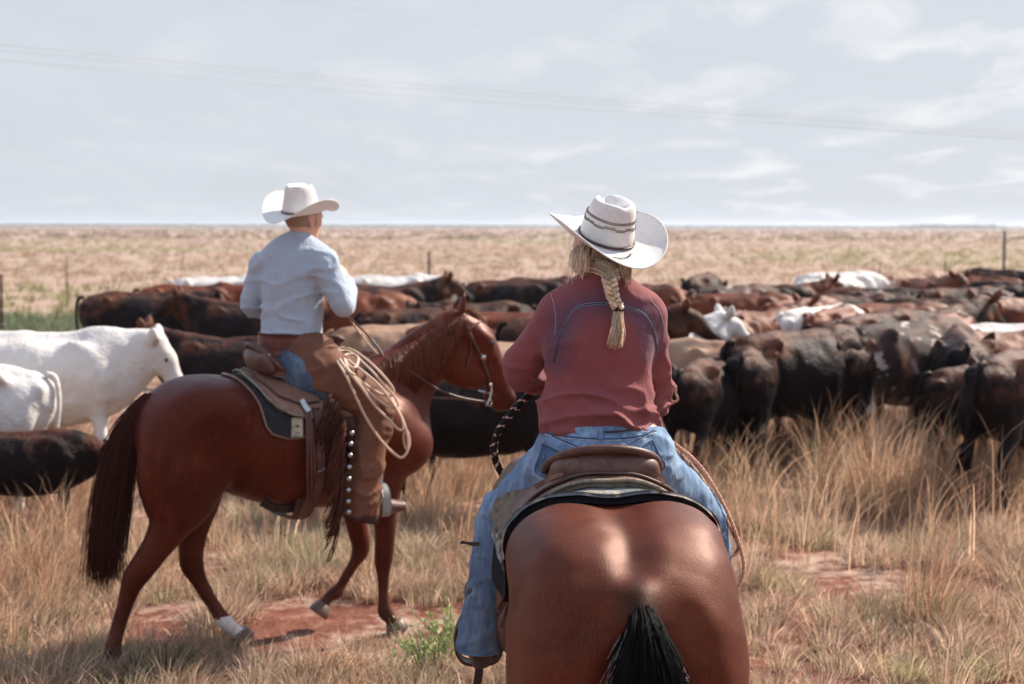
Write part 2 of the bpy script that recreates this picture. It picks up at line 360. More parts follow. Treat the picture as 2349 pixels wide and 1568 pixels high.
def blades(root, H, W, lean, col, seg=3, curve=1., rng=RNG):
    """root (n,3), H (n), W (n), lean (n,2) horizontal tip displacement; returns V,F,C"""
    n = len(root); t = np.linspace(0, 1, seg+1); yaw = rng.uniform(0, math.pi, n); side = np.stack([np.cos(yaw), np.sin(yaw), 0*yaw], -1)
    V = np.zeros((n, seg*2+1, 3))
    for k in range(seg+1):
        p = root.copy(); tt = t[k]; p[:, :2] += lean*(tt**(1+curve*.8))[None] if np.ndim(tt) else lean*tt**(1+curve*.8); p[:, 2] += H*(tt-.18*curve*tt**3)
        wv = (W*(1-tt*.8)/2)[:, None]*side
        if k < seg: V[:, 2*k] = p-wv; V[:, 2*k+1] = p+wv
        else: V[:, 2*seg] = p
    base = (np.arange(n)*(seg*2+1))[:, None]
    q = np.concatenate([base+np.array([[2*k, 2*k+1, 2*k+3, 2*k+2]]) for k in range(seg-1)], 0) if seg > 1 else np.zeros((0, 4), int)
    tr = base+np.array([[2*seg-2, 2*seg-1, 2*seg]])
    return V.reshape(-1, 3), q, tr, np.repeat(col, seg*2+1, 0)
def blade_obj(name, parts, mat, **kw):
    V = []; Q = []; Tt = []; C = []; n = 0
    for v, q, tr, c in parts: V.append(v); Q.append(q+n); Tt.append(tr+n); C.append(c); n += len(v)
    o = mesh_obj(name, np.concatenate(V), [np.concatenate(Q), np.concatenate(Tt)], mat, None, np.concatenate(C), smooth=False); return tag(o, **kw)
PAL = np.array([(.46, .31, .22), (.38, .235, .155), (.56, .41, .31), (.28, .165, .11), (.44, .34, .23), (.36, .33, .19), (.25, .25, .12)])
PALO = np.array([(.50, .32, .205), (.42, .25, .15), (.56, .40, .275), (.40, .29, .18), (.27, .13, .078)])
def tufts(cx, cy, rad, nper, h, wdt, spread, pal, pw=None, curve=1., rng=RNG, tint=None, seg=3, cv=1.):
    """expand tuft centres to blades"""
    k = len(cx); idx = np.repeat(np.arange(k), nper); n = len(idx); a = rng.uniform(0, 2*math.pi, n); r = np.sqrt(rng.uniform(0, 1, n))*rad[idx]
    x = cx[idx]+r*np.cos(a); y = cy[idx]+r*np.sin(a); root = np.stack([x, y, gz(x, y)-.01], -1)
    H = h[idx]*rng.uniform(.45, 1.1, n)*(1-.35*(r/(rad[idx]+1e-6))**2); out = np.stack([np.cos(a), np.sin(a)], -1)*(r/(rad[idx]+1e-6))[:, None]
    lean = (out*spread+rng.normal(0, .16, (n, 2))+np.array([.10, -.02]))*H[:, None]
    tc = rng.integers(0, len(pal), k) if pw is None else rng.choice(len(pal), k, p=pw)
    c = pal[tc][idx]*.65+pal[rng.integers(0, len(pal), n)]*.35; c = c*(1+cv*(rng.uniform(.45, 1.35, (n, 1))*rng.uniform(.75, 1.2, (k, 1))[idx]-1))
    if tint is not None: c = c*tint[idx]
    return blades(root, H, wdt*rng.uniform(.6, 1.4, n), lean, c, seg, curve, rng)
def scatter(n, y0, y1, dens=None, marg=1.15, rng=RNG, p=2., wide=1.):
    u = rng.uniform(0, 1, n*3); y = (y0**p+(y1**p-y0**p)*u)**(1/p); x = rng.uniform(-1, 1, n*3)*(y*.40*marg*.93+wide*np.minimum(y, 40)*.16)
    if dens is not None: k = rng.uniform(0, 1, len(x)) < dens(x, y); x, y = x[k], y[k]
    return x[:n], y[:n]
def nz(x, y, s, seed): return vnoise(np.stack([x, y, 0*x+.5], -1), s, seed)
def dshort(x, y):
    U = 1174+x/y*3262; d = .5+.6*nz(x, y, .9, 41)+.5*nz(x, y, 2.4, 42)
    bare = ((U > 330) & (U < 1120) & (y < 8.6) & (y > 6.9)); return np.where(bare, d-.62, d)
parts = []
x, y = scatter(5200, 6.4, 16, dshort, p=1.25); k = len(x)
U = 1174+x/y*3262
gpw = [.18, .13, .23, .10, .14, .14, .08]
parts.append(tufts(x, y, RNG.uniform(.05, .17, k), RNG.integers(16, 55, k), RNG.uniform(.07, .26, k), .0075, .8, PAL, gpw))
x, y = scatter(560, 6.5, 11, lambda x, y: (.4+.5*nz(x, y, 1.2, 45))*(dshort(x, y) > .15), p=1.2); k = len(x)   # taller round bunches
parts.append(tufts(x, y, RNG.uniform(.08, .16, k), RNG.integers(70, 150, k), RNG.uniform(.2, .36, k), .0065, .85, PAL, [.2, .2, .26, .06, .16, .08, .04]))
for hx, hy in [tuple(p[:2]) for p in (GR(262, 1560), GR(545, 1490), GR(905, 1462), GR(870, 1462), GR(300, 1568), GR(590, 1500))]:
    x = hx+RNG.normal(0, .10, 10); y = hy+RNG.normal(-.06, .07, 10); parts.append(tufts(x, y, np.full(10, .06), np.full(10, 22), RNG.uniform(.06, .13, 10), .006, .8, PAL, gpw))
x, y = scatter(1500, 15, 34, p=1.2); k = len(x)
parts.append(tufts(x, y, RNG.uniform(.1, .3, k), RNG.integers(18, 40, k), RNG.uniform(.15, .4, k), .010, .6, PAL, gpw))
blade_obj('dry_grass', parts, MT['grass'], kind='stuff', label='short dry straw-coloured bunch grass covering the red soil', cat='grass')
# straw litter lying on the soil
n = 26000; x, y = scatter(n, 6.4, 15, lambda x, y: np.clip(.35+dshort(x, y), .12, 1), p=1.3); n = len(x); root = np.stack([x, y, gz(x, y)+RNG.uniform(.002, .02, n)], -1); a = RNG.uniform(0, 6.28, n); L = RNG.uniform(.04, .16, n)
pt = [blades(root, RNG.uniform(-.01, .03, n), np.full(n, .0042), np.stack([np.cos(a), np.sin(a)], -1)*L[:, None], (PAL*1.15)[RNG.integers(0, 5, n)]*RNG.uniform(.7, 1.3, (n, 1)), 2, .3)]
blade_obj('straw_litter', pt, MT['grass'], kind='stuff', label='fallen straw littering the red soil', cat='straw')
# tall orange bluestem
def dtall(x, y):
    U = 1174+x/y*3262
    right = np.clip((U-1560)/120, 0, 1)*np.clip((y-10.3-.8*nz(x, y, .8, 51))/1.1, 0, 1)*.95; mid = np.where((U > 930) & (U < 1560), np.clip((y-9.6)/1., 0, 1)*.55, 0)
    left = np.where(U < 190, .62+.25*np.clip((y-9)/3, 0, 1), 0); edge = np.where((U > 2080) & (y < 8.8), .33, 0); base = np.where((U >= 260) & (U <= 930), .10*np.clip((y-9)/2, 0, 1), 0)
    return (right+mid+left+edge+base)*np.clip(.55+1.1*nz(x, y, 1.3, 52), .08, 1)
x, y = scatter(2900, 6.6, 15.5, dtall, p=1.5); k = len(x); parts = []
hh = RNG.uniform(.55, 1.2, k); hh = np.where(1174+x/y*3262 < 1560, hh*.72, hh)
parts.append(tufts(x, y, RNG.uniform(.06, .20, k), RNG.integers(10, 28, k), hh, .0075, .42, PALO, None, 1.1, seg=5))
xs_, ys_ = scatter(170, 9.2, 12.5, lambda x, y: (1174+x/y*3262 > 1640)*1., p=1.3); ks = len(xs_)
parts.append(tufts(xs_, ys_, RNG.uniform(.05, .2, ks), RNG.integers(3, 9, ks), RNG.uniform(.95, 1.35, ks), .008, .5, PALO, None, 1.3, seg=6))
parts.append(tufts(x, y, RNG.uniform(.08, .22, k), RNG.integers(20, 50, k), hh*.45, .0052, .6, PAL, gpw, 1.))
blade_obj('tall_grass', parts, MT['grass'], kind='stuff', label='tall orange bluestem grass standing between the riders and the cattle', cat='grass')
# far prairie tufts
x, y = scatter(9000, 30, 260, p=.9); k = len(x); g2 = nz(x, y, .03, 61)
tint = np.where((g2 > .15)[:, None], np.array([[.85, 1.0, .7]]), np.array([[1.1, 1.05, 1.0]]))
FP = np.array([(.31, .222, .168), (.275, .19, .138), (.35, .268, .212), (.25, .215, .125), (.26, .235, .15)])
parts = [tufts(x, y, RNG.uniform(.15, .7, k), np.full(k, 12), RNG.uniform(.2, .55, k), .06, .7, FP, [.28, .22, .24, .14, .12], tint=tint, seg=2, cv=.45)]
x, y = scatter(4500, 240, 1600, p=.7); k = len(x)
parts.append(tufts(x, y, RNG.uniform(1, 3.5, k), np.full(k, 8), RNG.uniform(.4, .9, k), .8, .7, FP, seg=2))
blade_obj('prairie_grass', parts, MT['grass'], kind='stuff', label='pale tufted prairie grass stretching to the horizon', cat='grass')
# low green scrub patch far left, behind the black cow
x = RNG.uniform(-12.5, -7.6, 1500); y = RNG.uniform(24, 33, 1500); x = x*y/27; k = len(x); GP = np.array([(.16, .19, .09), (.22, .25, .13), (.12, .15, .075), (.30, .29, .18)])
blade_obj('scrub', [tufts(x, y, RNG.uniform(.15, .45, k), np.full(k, 26), RNG.uniform(.25, .62, k), .035, .8, GP, seg=2)], MT['leaf'], kind='stuff', label='grey green low scrub behind the white cow at far left', cat='scrub')
# single plants
def clump(name, loc, n, h, rad, wdt, spread, pal, label, cat, curve=.5, seg=4, group=None):
    x = np.array([loc[0]]); y = np.array([loc[1]]); V, Q, Tt, C = tufts(x, y, np.array([rad]), n, np.array([h]), wdt, spread, pal, None, curve, seg=seg)
    o = np.array([loc[0], loc[1], gz(x, y)[0]]); return tag(mesh_obj(name, V-o, [Q, Tt], MT['leaf'], None, C, False), label=label, cat=cat, group=group), o
YP = np.array([(.34, .36, .20), (.42, .40, .24), (.28, .31, .15)])
for (u, v, h, lb) in ((1905, 1130, .62, 'large spiky green yucca in the tall grass right of the woman'), (1655, 1120, .45, 'small spiky green yucca beside the woman\'s right thigh'), (740, 1330, .42, 'green yucca behind the legs of the chestnut horse'), (580, 1215, .38, 'low yucca under the belly of the chestnut horse'), (125, 1130, .42, 'yucca beside the chestnut horse\'s tail'), (865, 1040, .4, 'yucca in front of the chestnut horse\'s chest')):
    if u == 865: continue
    o, p = clump('yucca', GR(u, v), 70, h, .10, .011, .85, YP, lb, 'yucca', group='yuccas in the grass'); o.location = p
DG = np.array([(.085, .10, .045), (.12, .13, .06), (.065, .08, .04)])
o, p = clump('green_shrub', GR(370, 1555), 420, .24, .20, .006, .55, DG, 'dark green feathery shrub beside the chestnut horse\'s hind hoof', 'shrub'); o.location = p
# leafy weeds
def weed(u, v, n, h, rad, label):
    p0 = GR(u, v); root = empty('weed', p0, label=label, cat='weed', group='leafy green weeds'); st = MB(); lf = MB(); g = np.random.default_rng(int(u))
    for i in range(n):
        a = g.uniform(0, 6.28); r = rad*math.sqrt(g.random()); top = np.array([math.cos(a)*r*1.5, math.sin(a)*r*1.5, h*g.uniform(.5, 1)]); b = np.array([math.cos(a)*r*.4, math.sin(a)*r*.4, -.02]); P = spline([b, (b+top)/2+[0, 0, .02], top], 3); st.tube(P, .0022, 4, (.22, .2, .1))
        for j in range(9):
            p = P[int(g.integers(2, len(P)))]; d = unit(g.normal(0, 1, 3)+[0, 0, .4]); s_ = unit(np.cross(d, g.normal(0, 1, 3))); L = g.uniform(.014, .032)
            lf.add(np.array([p, p+d*L*.5-s_*L*.30, p+d*L, p+d*L*.5+s_*L*.30]), np.array([[0, 1, 2, 3]]), np.array((.28, .36, .12))*g.uniform(.6, 1.5))
    st.build('stems', MT['leaf'], root); lf.build('leaves', MT['leaf'], root, smooth=False)
weed(985, 1540, 60, .26, .16, 'bright green leafy weed at the lower middle, left of the stirrup')
weed(1035, 1480, 40, .20, .14, 'small green weed against the woman\'s jeans cuff')
# ------------------------------------------------------------------ horses
def horse_sdf(h, legs, head, neck, wide=1., lw=0.):
    s = SDF((-1.15, -.55, -.02), (1.75, .55, 2.05), h)
    W = wide
    s.tube([(-.62, 0, 1.215-lw, .235, .20*W), (-.50, 0, 1.22-lw, .285, .27*W), (-.36, 0, 1.205-lw, .285, .295*W), (-.18, 0, 1.135, .325, .30*W), (.05, 0, 1.085, .345, .315*W), (.28, 0, 1.09, .36, .305*W),
            (.44, 0, 1.13, .375, .255), (.58, 0, 1.12, .27, .215)], k=.05)
    s.tube([(.25, 0, 1.42, .05, .045), (.42, 0, 1.465, .055, .045), (.60, 0, 1.45, .07, .05)], k=.12)      # withers
    for sg in (-1, 1):
        s.tube([(-.40, sg*.17, 1.33-lw, .13, .13*W), (-.55, sg*.15*W, 1.29-lw, .16, .14*W), (-.70, sg*.12*W, 1.17, .13, .11*W)], k=.08)   # croup lobes
        s.tube([(-.36, sg*.24*W, 1.33, .055)], k=.12)                                  # point of hip
        s.tube([(.30, sg*.20, 1.32, .12, .06), (.50, sg*.22, 1.17, .15, .085), (.66, sg*.16, 1.05, .14, .09)], k=.07)                  # shoulder
        s.tube([(.72, sg*.09, 1.06, .115, .10)], k=.06)                                # breast
    s.tube(neck, k=.10)
    for L in legs: s.tube([(x, y, z, a, b) for x, y, z, a, b in L], k=.045, sub=4)
    for st in head: s.tube(st, k=.028)
    return s
def build_horse(root, h, legs, head, neck, mat, hooves, ears, eyes, colfn, wide=1., extra=None, lw=0.):
    s = horse_sdf(h, legs, head, neck, wide, lw)
    if extra: extra(s)
    s.warp(lambda P: .006*vnoise(P, 6, 3)+.003*vnoise(P, 15, 5))
    V, Fq = s.mesh(2)
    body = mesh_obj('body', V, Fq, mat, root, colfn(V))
    for (p, d, r) in hooves:
        p = np.array(p); d = unit(d)
        mb = MB(); mb.tube([p-d*.004, p+d*.02, p+d*.065, p+d*.07], [r*1.0, r*1.02, r*.80, r*.6], 14); mb.build('hoof', MT['hoof'], root)
    for pts, rr in ears:
        e = SDF(np.min(pts, 0)[:3]-.07, np.max(pts, 0)[:3]+.07, .005)
        e.tube([list(p)+[r, r*.55] for p, r in zip(pts, rr)], k=.01, side=unit(np.cross([0, 0, 1], [0, 1, 0])))
        a = np.array(pts)[:, :3]; off = np.array([.012, -.022 if a[0, 1] < 0 else .022, 0])
        e.tube([list(p+off*1.1)+[r*.62, r*.62] for p, r in zip(a, rr)], k=.006, op='sub')
        v, f = e.mesh(1); mesh_obj('ear', v, f, mat, root, np.full((len(v), 3), .8))
    for p in eyes:
        e = SDF(np.array(p)-.04, np.array(p)+.04, .004); e.tube([(p[0], p[1], p[2], .019, .014)]); v, f = e.mesh(1); mesh_obj('eye', v, f, MT['eye'], root)
    return body, V, Fq
def hair(name, guides, n, spread, mat, parent, r=.0018, wav=.01, col=None, seed=0, taper=.4, cutr=.42):
    """guides: list of polylines (m,3), interpolated; each strand gets own offset"""
    g = np.random.default_rng(seed); mb = MB(); G = np.array([spline(q, 4) for q in guides]); k = len(G); m = G.shape[1]
    for i in range(n):
        a = g.uniform(0, k-1) if k > 1 else 0; i0 = min(int(a), max(k-2, 0)); f = a-i0 if k > 1 else 0
        P = G[i0]*(1-f)+(G[i0+1]*f if k > 1 else 0)
        t = np.linspace(0, 1, m)[:, None]; sp = np.interp(t[:, 0], np.linspace(0, 1, len(spread)), spread)[:, None]
        P = P+g.normal(0, 1, 3)*sp+wav*t*np.stack([np.sin(t[:, 0]*g.uniform(3, 9)+g.uniform(0, 6)) for _ in range(3)], 1)*g.uniform(.3, 1)
        cut = max(4, int(m*(1-cutr*g.random()**1.6))); P = P[:cut]
        rr = r*g.uniform(.6, 1.4)*np.linspace(1, taper, cut)
        c = np.array(col if col is not None else (1, 1, 1))*g.uniform(.45, 1.5)
        mb.tube(P, rr, 3, c)
    return mb.build(name, mat, parent)

TH1 = math.radians(27); O1 = np.array([-1.25, 7.80, 0])
H1 = np.array([math.cos(TH1), math.sin(TH1), 0]); L1 = np.array([-math.sin(TH1), math.cos(TH1), 0])
def loc1(P):   # world -> horse 1 frame
    P = np.asarray(P)-O1; return np.stack([P@H1, P@L1, P[..., 2]], -1)
def wor1(P):
    P = np.asarray(P, float); return O1+P[..., :1]*H1+P[..., 1:2]*L1+P[..., 2:3]*np.array([0, 0, 1.])
def pl1(u, v, lat):   # pixel ray meets the plane y=lat of horse 1's frame
    d = ray(u, v); t = (lat-(CAM-O1)@L1)/(d@L1); return loc1(CAM+d*t)

R1 = empty('horse', O1, TH1, label='reddish chestnut horse walking right with one white hind pastern, under the man', cat='horse', group='ridden horses')
legs1 = [
 # right hind, stretched back
 [(-.50, -.15, 1.22, .22, .12), (-.60, -.165, 1.05, .25, .125), (-.63, -.17, .90, .20, .105), (-.67, -.17, .77, .125, .08), (-.76, -.175, .63, .082, .058), (-.86, -.18, .50, .068, .048), (-.91, -.18, .40, .046, .036), (-.965, -.185, .24, .036, .029), (-1.0, -.19, .125, .043, .036), (-.99, -.19, .085, .036, .032), (-.965, -.19, .05, .038, .036)],
 # left hind, forward
 [(-.48, .15, 1.20, .22, .12), (-.50, .16, 1.02, .23, .12), (-.49, .15, .86, .18, .10), (-.49, .13, .72, .115, .075), (-.505, .11, .58, .075, .055), (-.51, .10, .46, .066, .048), (-.475, .09, .36, .046, .036), (-.40, .07, .215, .036, .030), (-.335, .06, .11, .043, .036), (-.30, .06, .075, .036, .032), (-.265, .06, .045, .038, .036)],
 # right fore, planted
 [(.50, -.15, 1.05, .17, .10), (.50, -.155, .88, .135, .085), (.515, -.15, .74, .085, .066), (.525, -.15, .60, .06, .052), (.52, -.15, .47, .052, .046), (.515, -.15, .41, .05, .044), (.515, -.15, .32, .034, .03), (.515, -.15, .18, .033, .029), (.522, -.15, .12, .043, .038), (.55, -.15, .08, .034, .032), (.575, -.15, .045, .038, .036)],
 # left fore, lifted
 [(.50, .15, 1.05, .17, .10), (.47, .155, .88, .13, .08), (.455, .15, .73, .085, .062), (.465, .145, .58, .06, .05), (.49, .14, .46, .052, .045), (.485, .14, .405, .05, .044), (.445, .14, .34, .034, .03), (.375, .14, .235, .032, .029), (.335, .14, .185, .042, .038), (.29, .14, .165, .034, .032), (.265, .14, .135, .038, .036)]]
head1 = [[(1.02, 0, 1.735, .075, .07), (1.11, 0, 1.68, .105, .088), (1.18, 0, 1.60, .115, .088), (1.25, 0, 1.48, .095, .068), (1.31, 0, 1.38, .074, .056), (1.345, 0, 1.30, .066, .056), (1.36, 0, 1.26, .058, .05)],
         [(1.00, -.035, 1.53, .10, .05), (1.06, -.035, 1.47, .115, .052), (1.14, -.03, 1.42, .075, .04)], [(1.00, .035, 1.53, .10, .05), (1.06, .035, 1.47, .115, .052), (1.14, .03, 1.42, .075, .04)],
         [(1.17, -.07, 1.655, .03, .025), (1.215, -.075, 1.625, .034, .022)], [(1.17, .07, 1.655, .03, .025), (1.215, .075, 1.625, .034, .022)],
         [(1.22, -.055, 1.50, .018, .012), (1.15, -.075, 1.53, .02, .012)],
         [(1.385, -.035, 1.275, .026, .02)], [(1.385, .035, 1.275, .026, .02)], [(1.25, 0, 1.30, .035, .035), (1.31, 0, 1.235, .033, .035)]]
neck1 = [(.50, 0, 1.24, .27, .15), (.62, 0, 1.34, .235, .12), (.74, 0, 1.455, .195, .10), (.86, 0, 1.56, .165, .085), (.97, 0, 1.65, .135, .078), (1.04, 0, 1.70, .11, .075)]
def col1(V):
    c = np.ones((len(V), 3)); n = vnoise(V, 9, 2)*.5
    pw = (V[:, 2]+n*.03 < .155) & (V[:, 1] > 0) & (V[:, 0] < -.1)
    c[pw] = (5, 5, 5)
    star = (np.abs(V[:, 1]) < .022+n*.01) & (V[:, 0] > 1.16) & (V[:, 2] > 1.3) & (V[:, 0] > 1.22-(V[:, 2]-1.6)*.45+.0) ; c[star] = (5, 5, 5)
    mz = V[:, 0]+(1.3-V[:, 2])*.8 > 1.40; c[mz & (V[:, 2] < 1.33)] = (.45, .55, .8)
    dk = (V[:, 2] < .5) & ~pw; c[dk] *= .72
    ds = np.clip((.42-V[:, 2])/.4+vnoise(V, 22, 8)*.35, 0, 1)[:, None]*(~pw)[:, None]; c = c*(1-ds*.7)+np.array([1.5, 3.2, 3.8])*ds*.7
    return c
def ex1(s):
    for sg in (-1, 1):
        s.tube([(-.40, sg*.33, 1.02, .02), (-.44, sg*.31, .90, .02)], k=.05, op='sub')
        s.tube([(-.70, sg*.29, 1.10, .012), (-.72, sg*.285, .95, .016), (-.70, sg*.27, .82, .012)], k=.04, op='sub')
    s.tube([(1.29, -.062, 1.40, .010), (1.24, -.07, 1.50, .010)], k=.02, op='sub')
ear1 = [([(1.03, -.055, 1.77, 0), (1.045, -.068, 1.82, 0), (1.05, -.072, 1.87, 0), (1.06, -.066, 1.915, 0)], [.026, .034, .027, .007]), ([(1.04, .055, 1.77, 0), (1.06, .068, 1.81, 0), (1.085, .072, 1.85, 0), (1.11, .066, 1.88, 0)], [.026, .033, .026, .007])]
ear1 = [([np.array(p[:3]) for p in a], b) for a, b in ear1]
hooves1 = [((-.955, -.19, .0), (-.3, 0, 1), .062), ((-.235, .06, 0), (-.35, 0, 1), .062), ((.60, -.15, .0), (-.35, 0, 1), .062), ((.225, .14, .075), (.55, 0, .65), .060)]
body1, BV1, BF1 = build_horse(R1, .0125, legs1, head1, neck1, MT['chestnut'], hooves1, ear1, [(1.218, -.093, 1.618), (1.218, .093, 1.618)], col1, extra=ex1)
bvh1 = bvh_of(BV1, BF1)
# tail of the chestnut horse
tg = []
for u0, u1_, u2_, u3_ in ((338, 262, 222, 212), (338, 275, 240, 225), (345, 296, 268, 245), (348, 312, 288, 262)):
    tg.append([pl1(u0, 908, -.02), pl1(u0-22+(u1_-262)*.3, 930, -.03), pl1(u1_+(5), 990, -.05), pl1((u1_+u2_)/2, 1070, -.06), pl1(u2_, 1160, -.07), pl1((u2_+u3_)/2-4, 1260, -.08), pl1(u3_, 1350, -.08)])
tg = [list(g) for g in tg]
hair('tail', tg, 2600, [.006, .010, .013, .016, .018, .024, .034], MT['mane'], R1, r=.0019, wav=.02, col=(.40, .33, .34), seed=3)
# mane on the near side: falls from the crest
crest = spline([(.50, 0, 1.53), (.62, 0, 1.60), (.76, 0, 1.67), (.88, 0, 1.735), (.98, 0, 1.785), (1.05, 0, 1.805)], 5)
g = np.random.default_rng(5); mb = MB()
for i in range(1500):
    t = g.uniform(0, 1)*(len(crest)-1); a = int(min(t, len(crest)-2)); p = crest[a]+(crest[a+1]-crest[a])*(t-a)
    fr = t/(len(crest)-1); ln = (.13+.15*math.sin(math.pi*min(fr*1.05, 1)))*g.uniform(.6, 1.1)
    side = -1 if g.random() < .93 else 1; w0 = .085+.04*(1-fr)
    s0 = p+np.array([0, side*.01, -.02]); tt = np.linspace(0, 1, 7)[:, None]; dx = g.normal(.0, .02)-.01
    P = s0+np.hstack([dx*tt+.012*np.sin(tt*g.uniform(2, 5)+g.uniform(0, 6)), side*(w0*np.sin(np.minimum(tt*2.2, 1.57))+.012+g.uniform(0, .012)), .022*np.sin(tt*3.14)*(1-fr*0)-ln*tt**1.25])
    mb.tube(P, .0021*g.uniform(.6, 1.5)*np.linspace(1, .35, 7), 3, np.array((1, .95, .9))*g.uniform(.45, 1.4))
for i in range(150):   # stray upright hairs on the crest, tuft over the withers
    fr = g.uniform(.55, 1) if i < 90 else g.uniform(0, .12); a = int(fr*(len(crest)-2)); p = crest[a]; ln = g.uniform(.03, .085); tt = np.linspace(0, 1, 5)[:, None]
    P = p+np.hstack([tt*g.normal(-.02, .03), tt*g.normal(0, .02), ln*tt-.03*tt**2])
    mb.tube(P, .0018*np.linspace(1, .3, 5), 3, np.array((1.5, 1.5, 1.4))*g.uniform(.7, 1.3))
mb.build('mane', MT['mane'], R1)
hair('forelock', [[(1.05, -.02, 1.81), (1.12, -.03, 1.80), (1.18, -.03, 1.74), (1.215, -.03, 1.66)], [(1.05, .02, 1.81), (1.12, .03, 1.80), (1.19, .04, 1.74), (1.22, .03, 1.67)]], 120, [.008, .014, .018, .012], MT['mane'], R1, r=.002, wav=.01, col=(1.2, 1.2, 1.1), seed=6)

# ---- foreground horse, seen from behind
TH2 = math.radians(94.4); O2 = np.array([.285, 4.62, 0])
H2 = np.array([math.cos(TH2), math.sin(TH2), 0]); L2 = np.array([-math.sin(TH2), math.cos(TH2), 0])
def loc2(P): P = np.asarray(P)-O2; return np.stack([P@H2, P@L2, P[..., 2]], -1)
def wor2(P): P = np.asarray(P, float); return O2+P[..., :1]*H2+P[..., 1:2]*L2+P[..., 2:3]*np.array([0, 0, 1.])
R2_ = empty('horse', O2, TH2, label='glossy bay horse with a black tail, seen from behind in the foreground', cat='horse', group='ridden horses')
def leg_h(sg, dx=0): return [(-.46+dx*.2, sg*.17, 1.20, .20, .13), (-.56+dx*.3, sg*.195, 1.03, .24, .14), (-.56+dx*.5, sg*.19, .88, .19, .12), (-.58+dx*.6, sg*.18, .75, .12, .09), (-.64+dx*.8, sg*.165, .60, .078, .062), (-.70+dx, sg*.16, .48, .066, .05), (-.69+dx, sg*.16, .38, .045, .037), (-.67+dx, sg*.16, .22, .035, .03), (-.66+dx, sg*.16, .12, .043, .037), (-.63+dx, sg*.16, .08, .036, .033), (-.60+dx, sg*.16, .045, .038, .036)]
def leg_f(sg, dx=0): return [(.50, sg*.16, 1.05, .17, .11), (.50, sg*.17, .88, .135, .09), (.51, sg*.165, .74, .085, .068), (.52+dx*.5, sg*.16, .60, .06, .053), (.52+dx, sg*.155, .45, .052, .046), (.515+dx, sg*.15, .32, .034, .03), (.515+dx, sg*.15, .18, .033, .029), (.522+dx, sg*.15, .12, .043, .038), (.55+dx, sg*.15, .08, .034, .032), (.575+dx, sg*.15, .045, .038, .036)]
legs2 = [leg_h(-1), leg_h(1, .1), leg_f(-1), leg_f(1, .06)]
hy = -.34
head2 = [[(1.10, -.05, 1.72, .08, .08), (1.18, -.12, 1.69, .105, .09), (1.27, -.18, 1.64, .11, .088), (1.38, -.25, 1.58, .088, .068), (1.46, -.31, 1.54, .07, .056), (1.51, -.34, 1.51, .062, .056)],
         [(1.12, -.10, 1.62, .10, .06), (1.2, -.15, 1.58, .10, .06), (1.3, -.21, 1.55, .06, .045)], [(1.50, -.385, 1.53, .026, .024)], [(1.54, -.33, 1.53, .026, .024)], [(1.42, -.29, 1.475, .033, .033), (1.46, -.32, 1.455, .03, .033)]]
neck2 = [(.50, 0, 1.24, .27, .155), (.62, 0, 1.32, .225, .125), (.76, 0, 1.41, .18, .105), (.90, -.01, 1.53, .15, .09), (1.02, -.03, 1.63, .125, .082), (1.12, -.06, 1.69, .105, .08)]
def col2(V):
    c = np.ones((len(V), 3)); c[V[:, 2] < .45] = (.14, .2, .3)
    n = vnoise(V, 60, 4)*.5+vnoise(V, 120, 2)*.5
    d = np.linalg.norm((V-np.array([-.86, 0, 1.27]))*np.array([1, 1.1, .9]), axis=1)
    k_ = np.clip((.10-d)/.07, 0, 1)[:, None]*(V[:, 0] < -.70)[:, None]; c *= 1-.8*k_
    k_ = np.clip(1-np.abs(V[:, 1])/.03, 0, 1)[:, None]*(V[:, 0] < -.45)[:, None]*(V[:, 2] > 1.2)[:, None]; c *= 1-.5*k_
    mz = (V[:, 0] > 1.43) & (V[:, 1] < -.2); c[mz] = (1.2, 3.2, 5.6)
    return c
def ex2(s):
    # second hindquarter shape pass: broad quarter-horse rump, groove along the spine, thigh muscle lines
    for sg in (-1, 1):
        s.tube([(-.42, sg*.155, 1.315, .145, .145), (-.58, sg*.170, 1.245, .170, .145), (-.68, sg*.17, 1.06, .18, .15), (-.66, sg*.17, .92, .15, .14)], k=.07)
        s.tube([(-.58, sg*.235, 1.10, .10, .085), (-.56, sg*.245, .98, .10, .08)], k=.08)
        s.tube([(-.86, sg*.150, 1.24, .006), (-.90, sg*.180, 1.12, .008), (-.895, sg*.205, .97, .010), (-.86, sg*.21, .84, .010)], k=.09, op='sub')
        s.tube([(-.90, sg*.085, 1.10, .008), (-.92, sg*.09, 1.0, .010), (-.91, sg*.08, .9, .010)], k=.08, op='sub')
    s.tube([(-.25, 0, 1.50, .012), (-.38, 0, 1.492, .016), (-.50, 0, 1.482, .020), (-.60, 0, 1.45, .022), (-.69, 0, 1.405, .022), (-.76, 0, 1.36, .016)], k=.09, op='sub')
    s.tube([(-.72, 0, 1.28, .05, .045), (-.80, 0, 1.265, .042, .038), (-.85, 0, 1.235, .034, .034)], k=.05)
    s.tube([(.05, .0, 1.0, .28, .30)], k=.08)
ear2 = [([np.array(p) for p in [(1.10, -.02, 1.78), (1.10, -.01, 1.83), (1.09, 0, 1.88), (1.085, .005, 1.92)]], [.026, .034, .027, .007]), ([np.array(p) for p in [(1.07, -.12, 1.78), (1.06, -.135, 1.83), (1.05, -.14, 1.88), (1.045, -.14, 1.92)]], [.026, .034, .027, .007])]
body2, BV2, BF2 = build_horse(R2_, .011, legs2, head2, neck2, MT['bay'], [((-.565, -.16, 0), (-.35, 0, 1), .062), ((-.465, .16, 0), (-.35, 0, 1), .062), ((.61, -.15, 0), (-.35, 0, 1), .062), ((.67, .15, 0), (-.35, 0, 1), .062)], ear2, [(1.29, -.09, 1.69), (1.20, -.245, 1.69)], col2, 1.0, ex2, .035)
bvh2 = bvh_of(BV2, BF2)
tg = []
